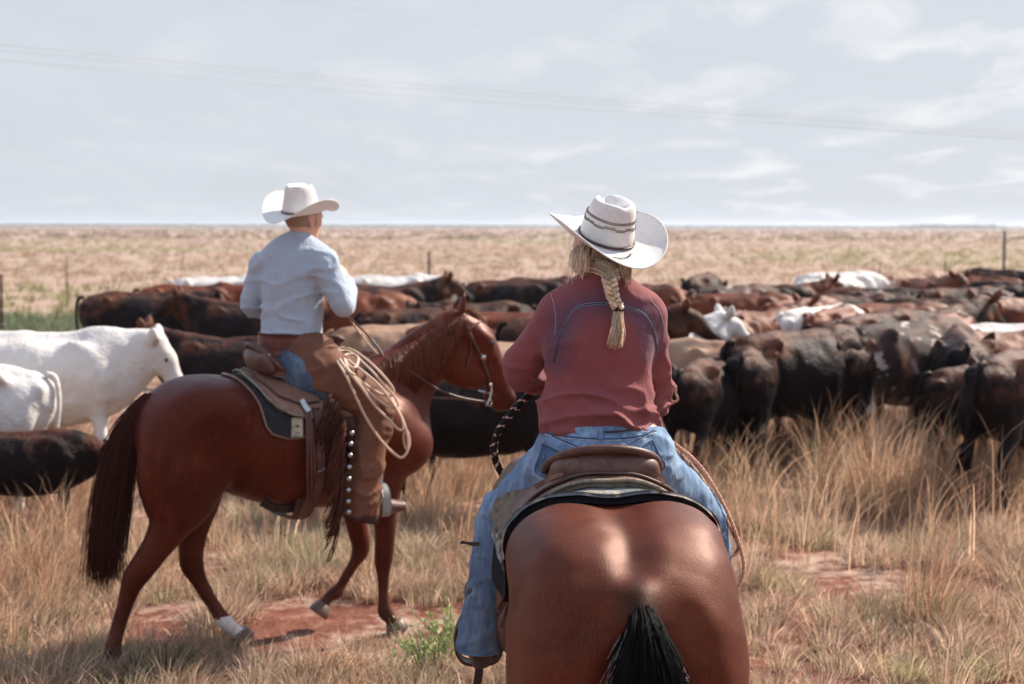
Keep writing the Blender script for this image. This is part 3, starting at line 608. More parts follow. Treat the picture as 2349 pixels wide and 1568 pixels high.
for k, yy in enumerate((.055, .02, -.015, -.05, -.09)):
    tg.append([(-.845, yy*.2, 1.265), (-.895, yy*.4, 1.215), (-.93, yy*.75, 1.13), (-.94, yy*.95, 1.02), (-.93, yy*1.1, .85), (-.91, yy*1.1, .65), (-.88, yy*.9, .45)])
hair('tail', tg, 4200, [.006, .011, .016, .022, .028, .034, .04], MT['black_hair'], R2_, r=.0014, wav=.03, seed=9)
g = np.random.default_rng(8); mb = MB()
for i in range(1500):   # short coarse hairs fanning off the dock
    sg = g.choice((-1, 1)); z = g.uniform(1.08, 1.25); p = np.array([-.868-.25*(1.25-z)*(1.25-z > .02), sg*(.022+.12*(1.25-z)), z]); tt = np.linspace(0, 1, 5)[:, None]; ln = g.uniform(.04, .14)
    P = p+np.hstack([-ln*.35*tt, sg*ln*.75*tt*g.uniform(.2, 1), -ln*tt**1.4+.015*tt])
    c = (16, 15, 14) if g.random() < .22 and z > 1.17 else ((2.4, 1.3, .9) if sg < 0 and g.random() < .6 else (1, 1, 1))
    mb.tube(P, .0012*np.linspace(1, .3, 5), 3, np.array(c)*g.uniform(.6, 1.3))
mb.build('dock_hair', MT['black_hair'], R2_)
hair('mane', [[(.6, -.02, 1.53), (.6, -.10, 1.48), (.6, -.13, 1.38)], [(.85, -.02, 1.62), (.86, -.1, 1.57), (.87, -.12, 1.46)], [(1.05, -.05, 1.66), (1.06, -.14, 1.6), (1.07, -.15, 1.5)]], 500, [.01, .014, .016], MT['black_hair'], R2_, r=.002, seed=10)
# ------------------------------------------------------------------ people
def bounds(tubes, pad):
    P = np.array([list(r[:3]) for t in tubes for r in t]); R_ = max(max(r[3:]) for t in tubes for r in t)
    return P.min(0)-R_-pad, P.max(0)+R_+pad
def T(*rows):
    """rows (point, ru[, rw]) -> tube stations"""
    return [list(r[0])+list(r[1:]) for r in rows]
def person_body(root, name, torso, tside, arms, legs, head_c, f, up, hands, mat, h=.0075, toe=None, colfn=None):
    f = unit(f); up = unit(up-np.dot(up, f)*f) if abs(np.dot(unit(up), f)) < .99 else unit(up); r = np.cross(f, up)
    c = np.array(head_c); q = lambda a, b, d: c+r*a+f*b+up*d
    allt = [torso]+arms+legs+[T((c, .14))]
    lo, hi = bounds(allt, .13); s = SDF(lo, hi, h)
    s.tube(torso, k=.06, side=tside)
    for a in arms: s.tube(a, k=.03)
    for l in legs: s.tube(l, k=.05)
    s.tube(T((q(0, -.02, .035), .098, .078), (q(0, .035, .025), .088, .072)), k=.03, side=r)          # cranium
    s.tube(T((q(0, .045, -.02), .06, .062), (q(0, .062, -.075), .045, .045)), k=.04, side=r)          # face, jaw
    s.tube(T((q(0, .082, -.105), .020, .024)), k=.025, side=r)                                        # chin
    s.tube(T((q(0, .105, .012), .009, .009), (q(0, .118, -.035), .013, .014)), k=.012, side=r)         # nose
    s.tube(T((q(0, .102, -.065), .010, .022)), k=.012, side=r)                                        # lips
    for sg in (-1, 1):
        s.tube(T((q(sg*.034, .098, .012), .010, .016)), k=.01, side=r, op='sub')                      # eye sockets
        s.tube(T((q(sg*.032, .098, .028), .008, .020)), k=.015, side=r)                               # brows
        s.tube(T((q(sg*.078, -.005, .02), .026, .009), (q(sg*.076, .0, -.025), .016, .009)), k=.008, side=r)   # ears
    for (w_, d, n, curl, flip) in hands:
        d = unit(d); n = unit(n-np.dot(n, d)*d); b = np.cross(d, n)*flip; w_ = np.array(w_)
        s.tube(T((w_, .026, .019), (w_+d*.045, .040, .017), (w_+d*.085, .040, .015)), k=.02, side=n)
        for i, (o, L) in enumerate(((-.030, .075), (-.010, .088), (.010, .082), (.029, .065))):
            p = w_+d*.088+b*o; a = .35*curl; pts = [w_+d*.06+b*o, p]
            for k, fr in enumerate((.42, .33, .25)):
                a2 = a; p = p+(d*math.cos(a2)+n*math.sin(a2))*L*fr; pts.append(p); a += (.95+.08*i)*curl
            s.tube(T(*[(x, rr) for x, rr in zip(pts, (.011, .0105, .010, .009, .0078))]), k=.006, sub=2)
        p0 = w_+d*.025-b*.032; p1 = p0+d*.035-b*.022+n*.015; p2 = p1+d*.03+n*.02
        s.tube(T((p0, .015), (p1, .0125), (p2, .010), (p2+d*.02+n*.012, .0085)), k=.01, sub=2)
    V, Fq = s.mesh(1); col = np.ones((len(V), 3)) if colfn is None else colfn(V)
    o = mesh_obj(name, V, Fq, mat, root, col, origin=None); o.location = -np.array(root.location); return o, q, r
def garment(root, name, tubes, mat, h=.008, k=.03, planes=(), warp=None, subs=(), colfn=None, sm=1, sides=None, pad=.05):
    lo, hi = bounds(tubes, pad); s = SDF(lo, hi, h)
    for i, t in enumerate(tubes): s.tube(t, k=k if not isinstance(k, (list, tuple)) else k[i], side=(0, 1, 0) if sides is None or sides[i] is None else sides[i])
    for t in subs: s.tube(t, k=.015, op='sub')
    if warp: s.warp(warp)
    for p, n, kk in planes: s.plane(p, n, kk)
    V, Fq = s.mesh(sm); col = np.ones((len(V), 3)) if colfn is None else colfn(V)
    o = mesh_obj(name, V, Fq, mat, root, col); o.location = -np.array(root.location); return o, bvh_of(V, Fq), V
def wobj(root, o): o.location = -np.array(root.location); return o
def snap(bv, u, v, off=.002):
    d = unit(ray(u, v)); hit = bv.ray_cast(Vector(CAM), Vector(d))
    if hit[0] is None: return None
    return np.array(hit[0])+np.array(hit[1])*off
def snapline(bv, px, n=6, off=.002):
    P = [snap(bv, u, v, off) for u, v in spline(px, n)]; return np.array([p for p in P if p is not None])
def hat(root, c, f, up, mat, crown=.125, bw=.105, lift=.085, a=.082, b=.10, band=True, lace=False, top=.80, dip=.02, back=0.):
    f = np.array(f, float); up = unit(up); f = unit(f-np.dot(f, up)*up); r = np.cross(f, up); c = np.array(c)
    def brim(ph, s):
        sp, cp = math.sin(ph), math.cos(ph)
        wv = bw*(1+.05*abs(cp)); x = (a+wv*s*(1-.10*s*abs(sp)))*sp; y = (b+wv*s)*cp
        z = lift*abs(sp)**1.7*s**1.7-dip*abs(cp)**2*s**1.3-(back*s if cp < 0 else 0)*abs(cp)
        return c+r*x+f*y+up*z
    n = 72; rings = []
    prof = [(0.02, .93), (.22, .92), (.42, .925), (.60, .955), (.74, .985), (.85, .985), (.92, .94), (.96, .86), (.985, .74), (.995, .58), (1.0, .42), (1.01, .26), (1.02, .12), (1.0, .02)]
    cols = []
    for rr, hh in prof:
        row = []
        for i in range(n):
            ph = 2*math.pi*i/n; sp, cp = math.sin(ph), math.cos(ph)
            tp = top+(1-top)*(1-hh)**.8 if hh > .3 else 1.
            fr = 1-.10*max(cp, 0)*hh
            x = a*rr*tp*sp; y = b*rr*(tp+.05)*cp*fr; z = crown*hh*(1+.06*max(-cp, 0)*rr)
            # centre crease and two front pinches
            if hh > .6:
                kx = math.exp(-(x/(a*.26))**2); z -= crown*.15*kx*max(0, min(1, (hh-.6)/.3))*(1 if cp > -.3 or rr < .7 else .35)
            pin = math.exp(-((abs(sp)-.62)/.24)**2)*max(cp, 0)*max(0, 1-abs(hh-.86)/.28); x *= 1-.30*pin; y *= 1-.10*pin
            row.append(c+r*x+f*y+up*z)
        rings.append(row)
    nc = len(rings)
    for s_ in (.03, .12, .25, .4, .55, .7, .82, .92, 1.0): rings.append([brim(2*math.pi*i/n, s_) for i in range(n)])
    G = np.array(rings); V = G.reshape(-1, 3); Fq = grid_faces(len(rings), n, True)
    ctr = V[:n].mean(0); V = np.vstack([V, ctr]); j = np.arange(n)
    cap = np.stack([np.full(n, len(V)-1), (j+1) % n, j], -1)
    col = np.ones((len(V), 3))
    if lace:
        for k in range(nc):
            hh = prof[k][1]
    cobj = mesh_obj('hat', V, [Fq[:, ::-1], cap], mat, root, col); wobj(root, cobj)
    sm = cobj.modifiers.new('sub', 'SUBSURF'); sm.levels = 1; sm.render_levels = 1
    so = cobj.modifiers.new('thick', 'SOLIDIFY'); so.thickness = .0028; so.offset = 1
    # rolled edge
    e = MB(); ed = [brim(2*math.pi*i/n, 1.0) for i in range(n+1)]; e.tube(ed, .0024, 6); x = e.build('hat_edge', mat, cobj)
    def crown_pt(ph, hh, off=.003):
        rr = np.interp(hh, [.02, .12, .26, .42, .58, .74, .86], [1.0, 1.02, 1.01, 1.0, .995, .985, .96])
        tp = top+(1-top)*(1-hh)**.8 if hh > .3 else 1.
        sp, cp = math.sin(ph), math.cos(ph); fr = 1-.10*max(cp, 0)*hh
        return c+r*(a*rr*tp+off)*sp+f*(b*rr*(tp+.05)+off)*cp*fr+up*crown*hh*(1+.06*max(-cp, 0)*rr)
    if band:
        m = MB(); m.tube([crown_pt(2*math.pi*i/60, .05, .004) for i in range(61)], .0042, 6); m.build('hat_band', MT['dark_leather'], cobj)
    return cobj, crown_pt, brim

# ---- the man
PM = empty('person', wor1((.06, 0, 0)), 0, label='man in pale blue shirt and brown chaps with cream hat, riding the chestnut horse', cat='person', group='riders')
ts1 = unit([.87, -.50, 0])
ctr = lambda u, v, y=7.86: A(u, v, y)
torso_m = T((ctr(668, 815), .115, .17), (ctr(668, 775), .11, .155), (ctr(668, 735), .10, .155), (ctr(670, 690), .11, .165), (ctr(672, 645), .118, .175), (ctr(674, 605), .105, .17), (ctr(680, 578), .075, .115), (ctr(688, 552), .058, .062), (ctr(691, 530), .055, .058))
shR, elR, wrR = A(746, 612, 7.74), A(787, 702, 7.72), A(797, 648, 7.96)
shL, elL, wrL = A(604, 612, 7.98), A(576, 698, 7.98), A(618, 722, 8.17)
hipR, knR, anR = wor1((.06, -.12, 1.50)), wor1((.385, -.34, 1.30)), wor1((.355, -.375, .84))
hipL, knL, anL = wor1((.06, .12, 1.50)), wor1((.385, .34, 1.26)), wor1((.355, .375, .84))
dH = H1
def foot(an, d, yaw=0, lw=1.):
    return T((an+[0, 0, .05], .045), (an-[0, 0, .035], .045), (an-[0, 0, .055]+d*.05, .042, .042), (an-[0, 0, .070]+d*.12, .032, .042), (an-[0, 0, .073]+d*.18, .022, .034))
hm = A(694, 506, 7.86); fm = unit([.62, .78, .02]); upm = unit([.03, -.10, 1])
arms_m = [T((shR, .062), ((shR+elR)/2, .052), (elR, .042), ((elR+wrR)/2, .042), (wrR, .028)), T((shL, .062), ((shL+elL)/2, .052), (elL, .042), ((elL+wrL)/2, .042), (wrL, .028))]
legs_m = [T((h_, .11), ((h_+k_)/2, .09), (k_, .062), ((k_*.55+a_*.45), .06), (a_, .04)) for h_, k_, a_ in ((hipR, knR, anR), (hipL, knL, anL))]+[foot(anR, dH), foot(anL, dH)]
hand_m = [(wrR, A(786, 622, 8.0)-wrR, [-.7, .5, .2], 1.1, 1), (wrL, A(660, 735, 8.25)-wrL, [.3, -.6, -.6], 1.1, -1)]
def skincol(V):
    c = np.ones((len(V), 3)); d = np.linalg.norm(V-hm, axis=1); b = (V-hm)@fm
    hr = (d < .15) & (b < .035) & ((V-hm)[:, 2] > -.035) & (np.abs((V-hm)@np.cross(fm, upm)) < .079); c[hr] = (.42, .55, .55)
    return c
person_body(PM, 'body', torso_m, ts1, arms_m, legs_m, hm, fm, upm, hand_m, MT['skin'], colfn=skincol)
hat(PM, hm+upm*.052-fm*.012, fm, upm+np.array([-.02, -.12, 0]), MT['straw'], crown=.150, bw=.110, lift=.09, a=.088, b=.105, dip=.03)
def fold(seed, amp=.006, sx=6, sz=11):
    def w_(P):
        a = vnoise(P*np.array([1, 1, .8]), sx, seed); b = vnoise(P*np.array([.6, .6, 1.5])+a[:, None]*.05, sz, seed+1); c = vnoise(P+b[:, None]*.03, sz*2.6, seed+2)
        return -amp*(a*.6+1.6*np.clip(1-np.abs(b)*2.4, 0, 1)**2-.4+c*.3)
    return w_
def inflate(t, d, d2=None): return [list(r[:3])+[x+d for x in r[3:]] for r in t]
shirt_t = [inflate(torso_m[1:7], .022)]
sl = [T((shR+[0, 0, 0], .078), ((shR+elR)/2, .074), (elR, .062), ((elR+wrR)/2, .060), (wrR, .044)), T((shL, .078), ((shL+elL)/2, .072), (elL, .062), ((elL+wrL)/2, .056), (wrL, .042))]
yoke = T((A(612, 600, 7.95), .062, .06), (ctr(640, 578), .07, .07), (ctr(684, 565), .07, .07), (ctr(720, 578), .07, .07), (A(742, 600, 7.76), .062, .06))
hem = T((ctr(668, 765), .125, .182), (ctr(668, 748), .128, .188), (ctr(668, 725), .115, .178))
shirt1, bvS1, _ = garment(PM, 'shirt', shirt_t+sl+[yoke, hem], MT['shirt_blue'], h=.0095, k=[.05, .045, .045, .06, .04], sides=[ts1, None, None, ts1, ts1], planes=[(ctr(668, 782), (0.06, .0, -1), .015)], warp=fold(4, .007, 5, 9))
cl = MB(); rc = ctr(687, 545); rt = unit([.87, -.5, 0]); bk = unit([-.5, -.87, 0])
def collar(mb, c, r, b, R_, h, n=26, lo=.75):
    rows = []
    for k, (rr, zz) in enumerate(((1.0, h*.95), (1.05, h), (1.10, h*.9), (1.24, h*.25), (1.36, -h*.35))):
        row = []
        for i in range(n):
            t = math.radians(-155+310*i/(n-1)); drop = .018*(1-math.cos(t))*.6
            row.append(c+(b*math.cos(t)+r*math.sin(t))*R_*rr+np.array([0, 0, zz-drop]))
        rows.append(row)
    mb.add(*slab(np.array(rows), .004)); return mb
collar(cl, rc, rt, bk, .060, .034); wobj(PM, cl.build('collar', MT['shirt_blue'], PM))
# jeans, seen on the seat
pel = T((ctr(668, 800), .125, .175), (ctr(668, 822), .14, .185))
jl = [T((h_, .125), ((h_+k_)/2, .102), (k_, .078), (k_*.5+a_*.5, .068), (a_, .06)) for h_, k_, a_ in ((hipR, knR, anR), (hipL, knL, anL))]
garment(PM, 'jeans', [inflate(torso_m[:2], .010), pel]+jl, MT['denim'], h=.011, k=.06, sides=[ts1, ts1, None, None], warp=fold(8, .006, 7, 16), planes=[(ctr(668, 772), (0, 0, 1), .01)], colfn=lambda V: np.full((len(V), 3), .5))
# chaps: belt yoke and two wide legs
def px1(u, v, lat): return wor1(pl1(u, v, lat))
hR2, kR2 = wor1((.14, -.17, 1.56)), wor1((.385, -.345, 1.285))
chR = [T((wor1((.10, -.12, 1.61)), .12, .10), (wor1((.18, -.21, 1.50)), .134, .12), (wor1((.32, -.30, 1.38)), .115, .105), (kR2, .105, .10), (wor1((.360, -.365, 1.12)), .092, .09), (wor1((.320, -.38, .95)), .098, .09), (wor1((.300, -.385, .80)), .104, .09), (wor1((.295, -.385, .72)), .104, .088))]
chL = [[[*wor1(loc1(np.array(r[:3]))*np.array([1, -1, 1])), r[3], r[4]] for r in chR[0]]]
latax = -L1
def leathc(V):
    c = np.ones((len(V), 3)); l = loc1(V); n = vnoise(l, 14, 3)
    dk = (l[:, 2] < .745+n*.01); c[dk] = (.35, .35, .45); return c
garment(PM, 'chaps', chR+chL, MT['chaps'], h=.011, k=.04, sides=[latax, latax], warp=fold(12, .010, 6, 10), planes=[(wor1((.3, 0, .705)), (-.25*H1[0], -.25*H1[1], -1), .01)], colfn=leathc)
cb = MB()
G = []
for i in range(40):
    t = math.radians(-170+i*340/39); row = []
    for z in (0, .25, .5, .75, 1):
        c0 = ctr(668, 792-30*z); dr = unit(ts1*math.sin(t)*1.35+np.array([-ts1[1]*-1, ts1[0]*-1, 0])*math.cos(t)); 
        bkd = np.array([ts1[1], -ts1[0], 0]); R_ = ts1*math.sin(t)*(.200-.004*z)+bkd*math.cos(t)*(.148-.004*z); row.append(c0+R_+np.array([0, 0, -.045*(1-z)*abs(math.cos(t*1.5))]))
    G.append(row)
cb.add(*slab(np.array(G), .005), col=(1.1, .62, .5)); wobj(PM, cb.build('chap_belt', MT['leather'], PM))
g = np.random.default_rng(2); fr = MB()   # fringe along the back seam of the chap leg
for i in range(150):
    t = g.uniform(0, 1); 
    if t < .38: p = pl1(758+52*t/.38*.8, 905+60*t/.38, -.40)
    else: p = pl1(796-4*t, 965+195*(t-.38)/.62, -.455)
    ln = g.uniform(.16, .26)*(1 if t < .8 else 1.15); tt = np.linspace(0, 1, 6)[:, None]; p = p+[-.008, g.uniform(-.008, .02), g.uniform(-.02, .02)]
    P = p+np.hstack([-(.05+.05*g.random())*tt+.01*np.sin(tt*5+i), .01*np.sin(tt*4+i*2), -ln*tt]); fr.tube(wor1(P), .0034, 4, np.array((.6, .45, .42))*g.uniform(.6, 1.2))
wobj(PM, fr.build('fringe', MT['chaps'], PM))
for (u, v) in ((808, 993), (805, 1018), (804, 1044), (802, 1071), (801, 1098), (800, 1124), (800, 1150), (801, 1174)):
    c0 = px1(u, v, -.474); m = MB(); d = -L1; 
    m.tube([c0-d*.012, c0+d*.001, c0+d*.006, c0+d*.008], [.0135, .014, .009, .003], 12); wobj(PM, m.build('concho', MT['metal'], PM))
def boot(root, foot_t, an, d, mat, h=.006):
    s = [inflate(foot_t, .008), T((an+[0, 0, .16], .058), (an, .052)), T((an-[0, 0, .075]-d*.012, .032, .032), (an-[0, 0, .105]-d*.018, .030, .030))]
    return garment(root, 'boot', s, mat, h=h, k=.02, planes=[(an-[0, 0, .112], (0, 0, -1), .004)])
for an in (anR, anL): boot(PM, foot(an, dH), an, dH, MT['leather'])

# ---- the woman
PW = empty('person', wor2((.10, 0, 0)), 0, label='woman in maroon shirt and blue jeans with a blonde braid under a straw hat', cat='person', group='riders')
X_ = np.array([1., .06, 0]); X_ = unit(X_)
cw = lambda u, v, y=4.74: A(u, v, y)
torso_w = T((cw(1386, 1075, 4.70), .13, .20), (cw(1386, 1030, 4.71), .125, .205), (cw(1380, 985, 4.73), .105, .17), (cw(1376, 930, 4.74), .088, .150), (cw(1376, 860, 4.74), .095, .155), (cw(1378, 790, 4.74), .10, .165), (cw(1382, 735, 4.75), .092, .165), (cw(1384, 692, 4.76), .066, .115), (cw(1384, 655, 4.77), .052, .056), (cw(1384, 620, 4.79), .050, .052))
wshL, welL, wwrL = A(1281, 722, 4.76), A(1196, 842, 4.90), A(1262, 880, 5.10)
wshR, welR, wwrR = A(1482, 728, 4.78), A(1504, 868, 4.86), A(1498, 935, 5.08)
whL, wkL, waL = A(1310, 1052, 4.73), A(1150, 1185, 4.98), A(1102, 1455, 4.97)
whR, wkR, waR = A(1462, 1052, 4.73), A(1612, 1195, 5.02), A(1655, 1450, 5.02)
YH = np.array([.0, 1, 0])
arms_w = [T((a_, .055), ((a_+b_)/2, .047), (b_, .038), ((b_+c_)/2, .036), (c_, .024)) for a_, b_, c_ in ((wshL, welL, wwrL), (wshR, welR, wwrR))]
legs_w = [T((h_, .11), ((h_+k_)/2, .088), (k_, .06), ((k_*.55+a_*.45), .058), (a_, .038)) for h_, k_, a_ in ((whL, wkL, waL), (whR, wkR, waR))]+[foot(waL, YH), foot(waR, YH)]
hw = A(1380, 575, 4.82); fw = unit([-.50, .86, -.16]); upw = unit([.20, -.10, 1])
def skincol2(V):
    c = np.ones((len(V), 3)); d = np.linalg.norm(V-hw, axis=1); b = (V-hw)@fw
    c[(d < .16) & (b < .03) & ((V-hw)@upw > -.06)] = (.72, .85, .75); return c
person_body(PW, 'body', torso_w, X_, arms_w, legs_w, hw, fw, upw, [(wwrL, [.9, .35, -.1], [0, -.5, -1], 1.1, -1), (wwrR, [-.6, .75, -.2], [0, -.3, -1], 1.1, 1)], MT['skin'], colfn=skincol2)
hup = unit(upw+np.array([-.02, -.28, 0]))
hatw, crw, brw = hat(PW, hw+upw*.042-fw*.012, fw, hup, MT['straw'], crown=.140, bw=.116, lift=.066, a=.084, b=.098, dip=.012, top=.84)
# open-weave pattern rows round the crown
for k, (hh, amp) in enumerate(((.62, 0), (.585, 0), (.47, .02), (.435, .02))):
    m = MB()
    for i in range(150):
        ph = 2*math.pi*i/150; hz = hh+(amp*(1 if math.sin(ph*7) > 0 else -.6) if amp else .012*math.sin(ph*3)); p = crw(ph, hz, .0015); q_ = crw(ph+.022, hz, .0015)
        m.tube([p, q_], .0016, 4)
    wobj(PW, m.build('woven_band', MT['leather'], PW))
m = MB()
for k in range(9):
    a0 = math.radians(172+k*4.0); m.tube([brw(a0, .25+.05*k)+hup*.004, brw(a0+.09, .38+.05*k)+hup*.004], .0016, 4)
wobj(PW, m.build('brim_stitch', MT['dark_leather'], PW))
# shirt
Fw_ = fold(21, .0095, 5, 9)
def shirtwarp(P):
    z = P[:, 2]; base = Fw_(P)*np.clip((2.10-z)/.35, .35, 1.15)
    a = np.stack([P[:, 0]*1.0+P[:, 2]*.75, P[:, 1], P[:, 2]*1.6-P[:, 0]*.5], 1)
    s = vnoise(a, 11, 31); low = np.clip((1.83-z)/.15, 0, 1)
    return base-.024*np.clip(1-np.abs(s)*2.2, 0, 1)**1.5*low
sh_t = [inflate(torso_w[2:9], .020), T((cw(1369, 962, 4.73), .118, .190), (cw(1373, 935, 4.73), .122, .188), (cw(1376, 905, 4.73), .110, .172)),
        T((wshL, .070), ((wshL+welL)/2, .068), (welL, .064), ((welL+wwrL)/2, .056), (wwrL, .040)), T((wshR, .070), ((wshR+welR)/2, .062), (welR, .054), ((welR+wwrR)/2, .052), (wwrR, .040)),
        T((A(1288, 712, 4.76), .058, .06), (cw(1330, 682), .058, .06), (cw(1384, 660), .06, .06), (cw(1438, 684), .058, .06), (A(1476, 714, 4.78), .058, .06))]
def pxline(bv, pts, n=5): return snapline(bv, pts, n, 0)
s_ = None
yk = [(1270, 830), (1285, 770), (1315, 712), (1350, 697), (1400, 697), (1445, 706), (1480, 722), (1500, 760), (1507, 800)]
def shirtcol(V):
    c = np.ones((len(V), 3)); 
    L = np.array([A(u, v, 4.62) for u, v in spline(yk, 5)]); d = np.min(np.hypot(V[:, None, 0]-L[None, :, 0], V[:, None, 2]-L[None, :, 2]), 1); n = vnoise(V, 25, 6)
    k = np.clip(1-d/(.07+.02*n), 0, 1)[:, None]*(V[:, 1] < 4.80)[:, None]
    c = c*(1-k*.8)+np.array([.36, .85, 1.35])*k*.8
    for cc in ((1272, 745), (1500, 760)):
        p = A(cc[0], cc[1], 4.66); d = np.linalg.norm(V-p, axis=1); k = np.clip(1-d/.09, 0, 1)[:, None]*.6; c = c*(1-k)+np.array([.45, .95, 1.3])*k*.9
    return c
shirt2, bvS2, VS2 = garment(PW, 'shirt', sh_t, MT['shirt_red'], h=.0068, k=[.05, .03, .04, .035, .05], sides=[X_, X_, None, None, X_], planes=[(cw(1374, 989), (.03, 0, -1), .012)], warp=shirtwarp, colfn=shirtcol, sm=1)
for off_, c_ in ((-1.5, 1), (3.0, 1)):
    L = snapline(bvS2, [(u, v+off_) for u, v in yk], 8, .0008); m = MB(); m.tube(L, .0008, 5, (.5, .6, .8)); wobj(PW, m.build('yoke_stitching', MT['straw'], PW))
L = snapline(bvS2, [(u, v+.8) for u, v in yk], 8, .0002); m = MB(); m.tube(L, .0024, 6, (.2, .6, 1.0)); wobj(PW, m.build('yoke_seam', MT['shirt_red'], PW))
for pl in ([(1262, 668), (1271, 700), (1275, 735), (1272, 770)], [(1494, 690), (1511, 712), (1522, 745), (1522, 785)]):
    L = snapline(bvS2, pl, 6, .0005)
    if len(L) > 3: m = MB(); m.tube(L, .0009, 5, (.5, .6, .8)); wobj(PW, m.build('armhole_stitching', MT['straw'], PW))
m = MB(); collar(m, cw(1384, 641, 4.775), X_, np.array([0, -1., 0]), .060, .030); o = wobj(PW, m.build('collar', MT['shirt_red'], PW))
# jeans
YJ = fold(40, .0052, 8, 15)
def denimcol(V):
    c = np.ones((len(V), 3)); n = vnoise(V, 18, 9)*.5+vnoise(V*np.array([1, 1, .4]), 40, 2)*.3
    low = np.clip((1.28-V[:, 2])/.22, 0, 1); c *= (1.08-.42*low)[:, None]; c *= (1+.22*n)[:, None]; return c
jl = [T((h_, .112, .112), ((h_*.6+k_*.4), .108), ((h_*.25+k_*.75), .094), (k_, .086), (k_*.65+a_*.35, .080), (k_*.2+a_*.8, .078), (a_-[0, 0, .03], .084), (a_-[0, 0, .06], .086)) for h_, k_, a_ in ((whL, wkL, waL), (whR, wkR, waR))]
kneefold = [T((wkL+[-.1, -.08, -.015], .006), (wkL+[0, -.10, -.04], .008), (wkL+[.1, -.08, -.03], .006)), T((wkL+[-.1, -.08, .03], .004), (wkL+[0, -.10, .015], .006), (wkL+[.1, -.08, .03], .004))]
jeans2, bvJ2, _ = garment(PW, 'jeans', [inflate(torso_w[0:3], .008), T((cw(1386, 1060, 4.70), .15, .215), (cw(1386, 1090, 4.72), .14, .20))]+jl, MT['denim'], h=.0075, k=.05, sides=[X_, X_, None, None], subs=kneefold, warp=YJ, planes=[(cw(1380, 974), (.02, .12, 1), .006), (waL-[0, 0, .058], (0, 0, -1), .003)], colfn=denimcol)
def stitch(name, pts, r, mat, col, n=6, off=.001):
    L = snapline(bvJ2, pts, n, off)
    if len(L) > 3: m = MB(); m.tube(L, r, 5, col); wobj(PW, m.build(name, mat, PW))
for pts in ([(1240, 990), (1300, 1001), (1376, 1006), (1450, 1003), (1505, 988)], [(1242, 984), (1280, 1005), (1330, 1026), (1350, 1032)], [(1500, 985), (1460, 1010), (1420, 1030), (1405, 1034)]):
    stitch('seam', pts, .0022, MT['denim'], (.35, .4, .5)); stitch('stitching', [(u, v+4) for u, v in pts], .0009, MT['straw'], (.75, .8, .9))
for pk in ([(1245, 1017), (1290, 1040), (1306, 1046), (1302, 1075), (1268, 1095), (1229, 1082), (1240, 1040), (1245, 1017)], [(1496, 1009), (1515, 1050), (1525, 1068), (1500, 1090), (1470, 1070), (1470, 1030), (1496, 1009)]):
    cx, cy = np.mean(pk, 0); rows = []
    for t in np.linspace(.05, 1, 7): rows.append([snap(bvJ2, cx+(u-cx)*t, cy+(v-cy)*t, .0015) for u, v in spline(pk, 4)])
    ok = all(p is not None for r in rows for p in r)
    if ok: m = MB(); m.add(*slab(np.array(rows), .0012), col=(.55, .6, .7)); m.tube(rows[-1], .0018, 5, (.3, .34, .42)); m.tube(rows[-2], .0010, 5, (.4, .45, .55)); wobj(PW, m.build('back_pocket', MT['denim'], PW))
L = snapline(bvJ2, [(1378, 983), (1378, 990), (1378, 1000), (1378, 1010)], 4, .004)
if len(L) > 2: m = MB(); m.tube(L, .009, 6, (.9, .9, .95), ell=.4); wobj(PW, m.build('belt_loop', MT['denim'], PW))
hemL = MB(); hc = waL-[0, 0, .055]; hemL.tube([hc+np.array([math.cos(t)*.083, math.sin(t)*.083, .004]) for t in np.linspace(0, 2*math.pi, 32)], .0045, 6, (.75, .78, .85)); wobj(PW, hemL.build('jeans_hem', MT['denim'], PW))
bl = MB(); bp = snapline(bvJ2, [(1386, 991), (1410, 990), (1440, 987), (1470, 983)], 6, .003)
if len(bp) > 3: bl.tube(bp, .008, 6, (.7, .7, .7), ell=.3); wobj(PW, bl.build('belt', MT['dark_leather'], PW))
for an in (waL, waR): boot(PW, foot(an, YH), an, YH, MT['dark_leather'])
# blonde hair: loose sides, swept to the plait
rw = np.cross(fw, upw); hq = lambda a, b, d: hw+rw*a+fw*b+upw*d
brd = spline([A(1398, 640, 4.63), A(1402, 665, 4.615), A(1410, 690, 4.612), A(1418, 707, 4.61)], 6)
gd = []
for (a, b, d) in ((-.084, .035, -.02), (-.086, -.01, -.015), (-.072, -.05, -.01), (-.045, -.082, -.02), (.0, -.094, -.03), (.04, -.084, -.04), (.072, -.05, -.04)):
    p0 = hq(a, b, d); p1 = hq(a*.98, b-.012, d-.045); e = np.array(A(1400, 628, 4.66)); p2 = (p1+e)/2+(-fw*.014); gd.append([p0, p1, p2, e, np.array(A(1401, 645, 4.63))])
wobj(PW, hair('hair', gd, 1500, [.005, .006, .008, .008, .010], MT['blond'], PW, r=.0014, wav=.004, seed=12, cutr=.03))
gd = [[hq(-.088, .05, .0), A(1318, 580, 4.74), A(1313, 612, 4.72), A(1310, 645, 4.72)], [hq(-.088, .02, .0), A(1330, 575, 4.72), A(1326, 605, 4.70), A(1334, 640, 4.68)], [hq(-.07, -.03, .0), A(1345, 585, 4.71), A(1345, 600, 4.69), A(1338, 628, 4.68)]]
gd = [[np.array(p) for p in q_] for q_ in gd]
wobj(PW, hair('loose_hair', gd, 300, [.006, .008, .010, .013], MT['blond'], PW, r=.0012, wav=.014, cutr=.6, seed=13, col=(1.1, 1.1, 1.1)))
gd = [[np.array(p) for p in q_] for q_ in ([hq(.08, -.03, .0), A(1441, 610, 4.70), A(1442, 632, 4.69), A(1443, 655, 4.69)], [hq(.06, -.06, .0), A(1430, 610, 4.67), A(1436, 630, 4.67), A(1438, 648, 4.67)])]
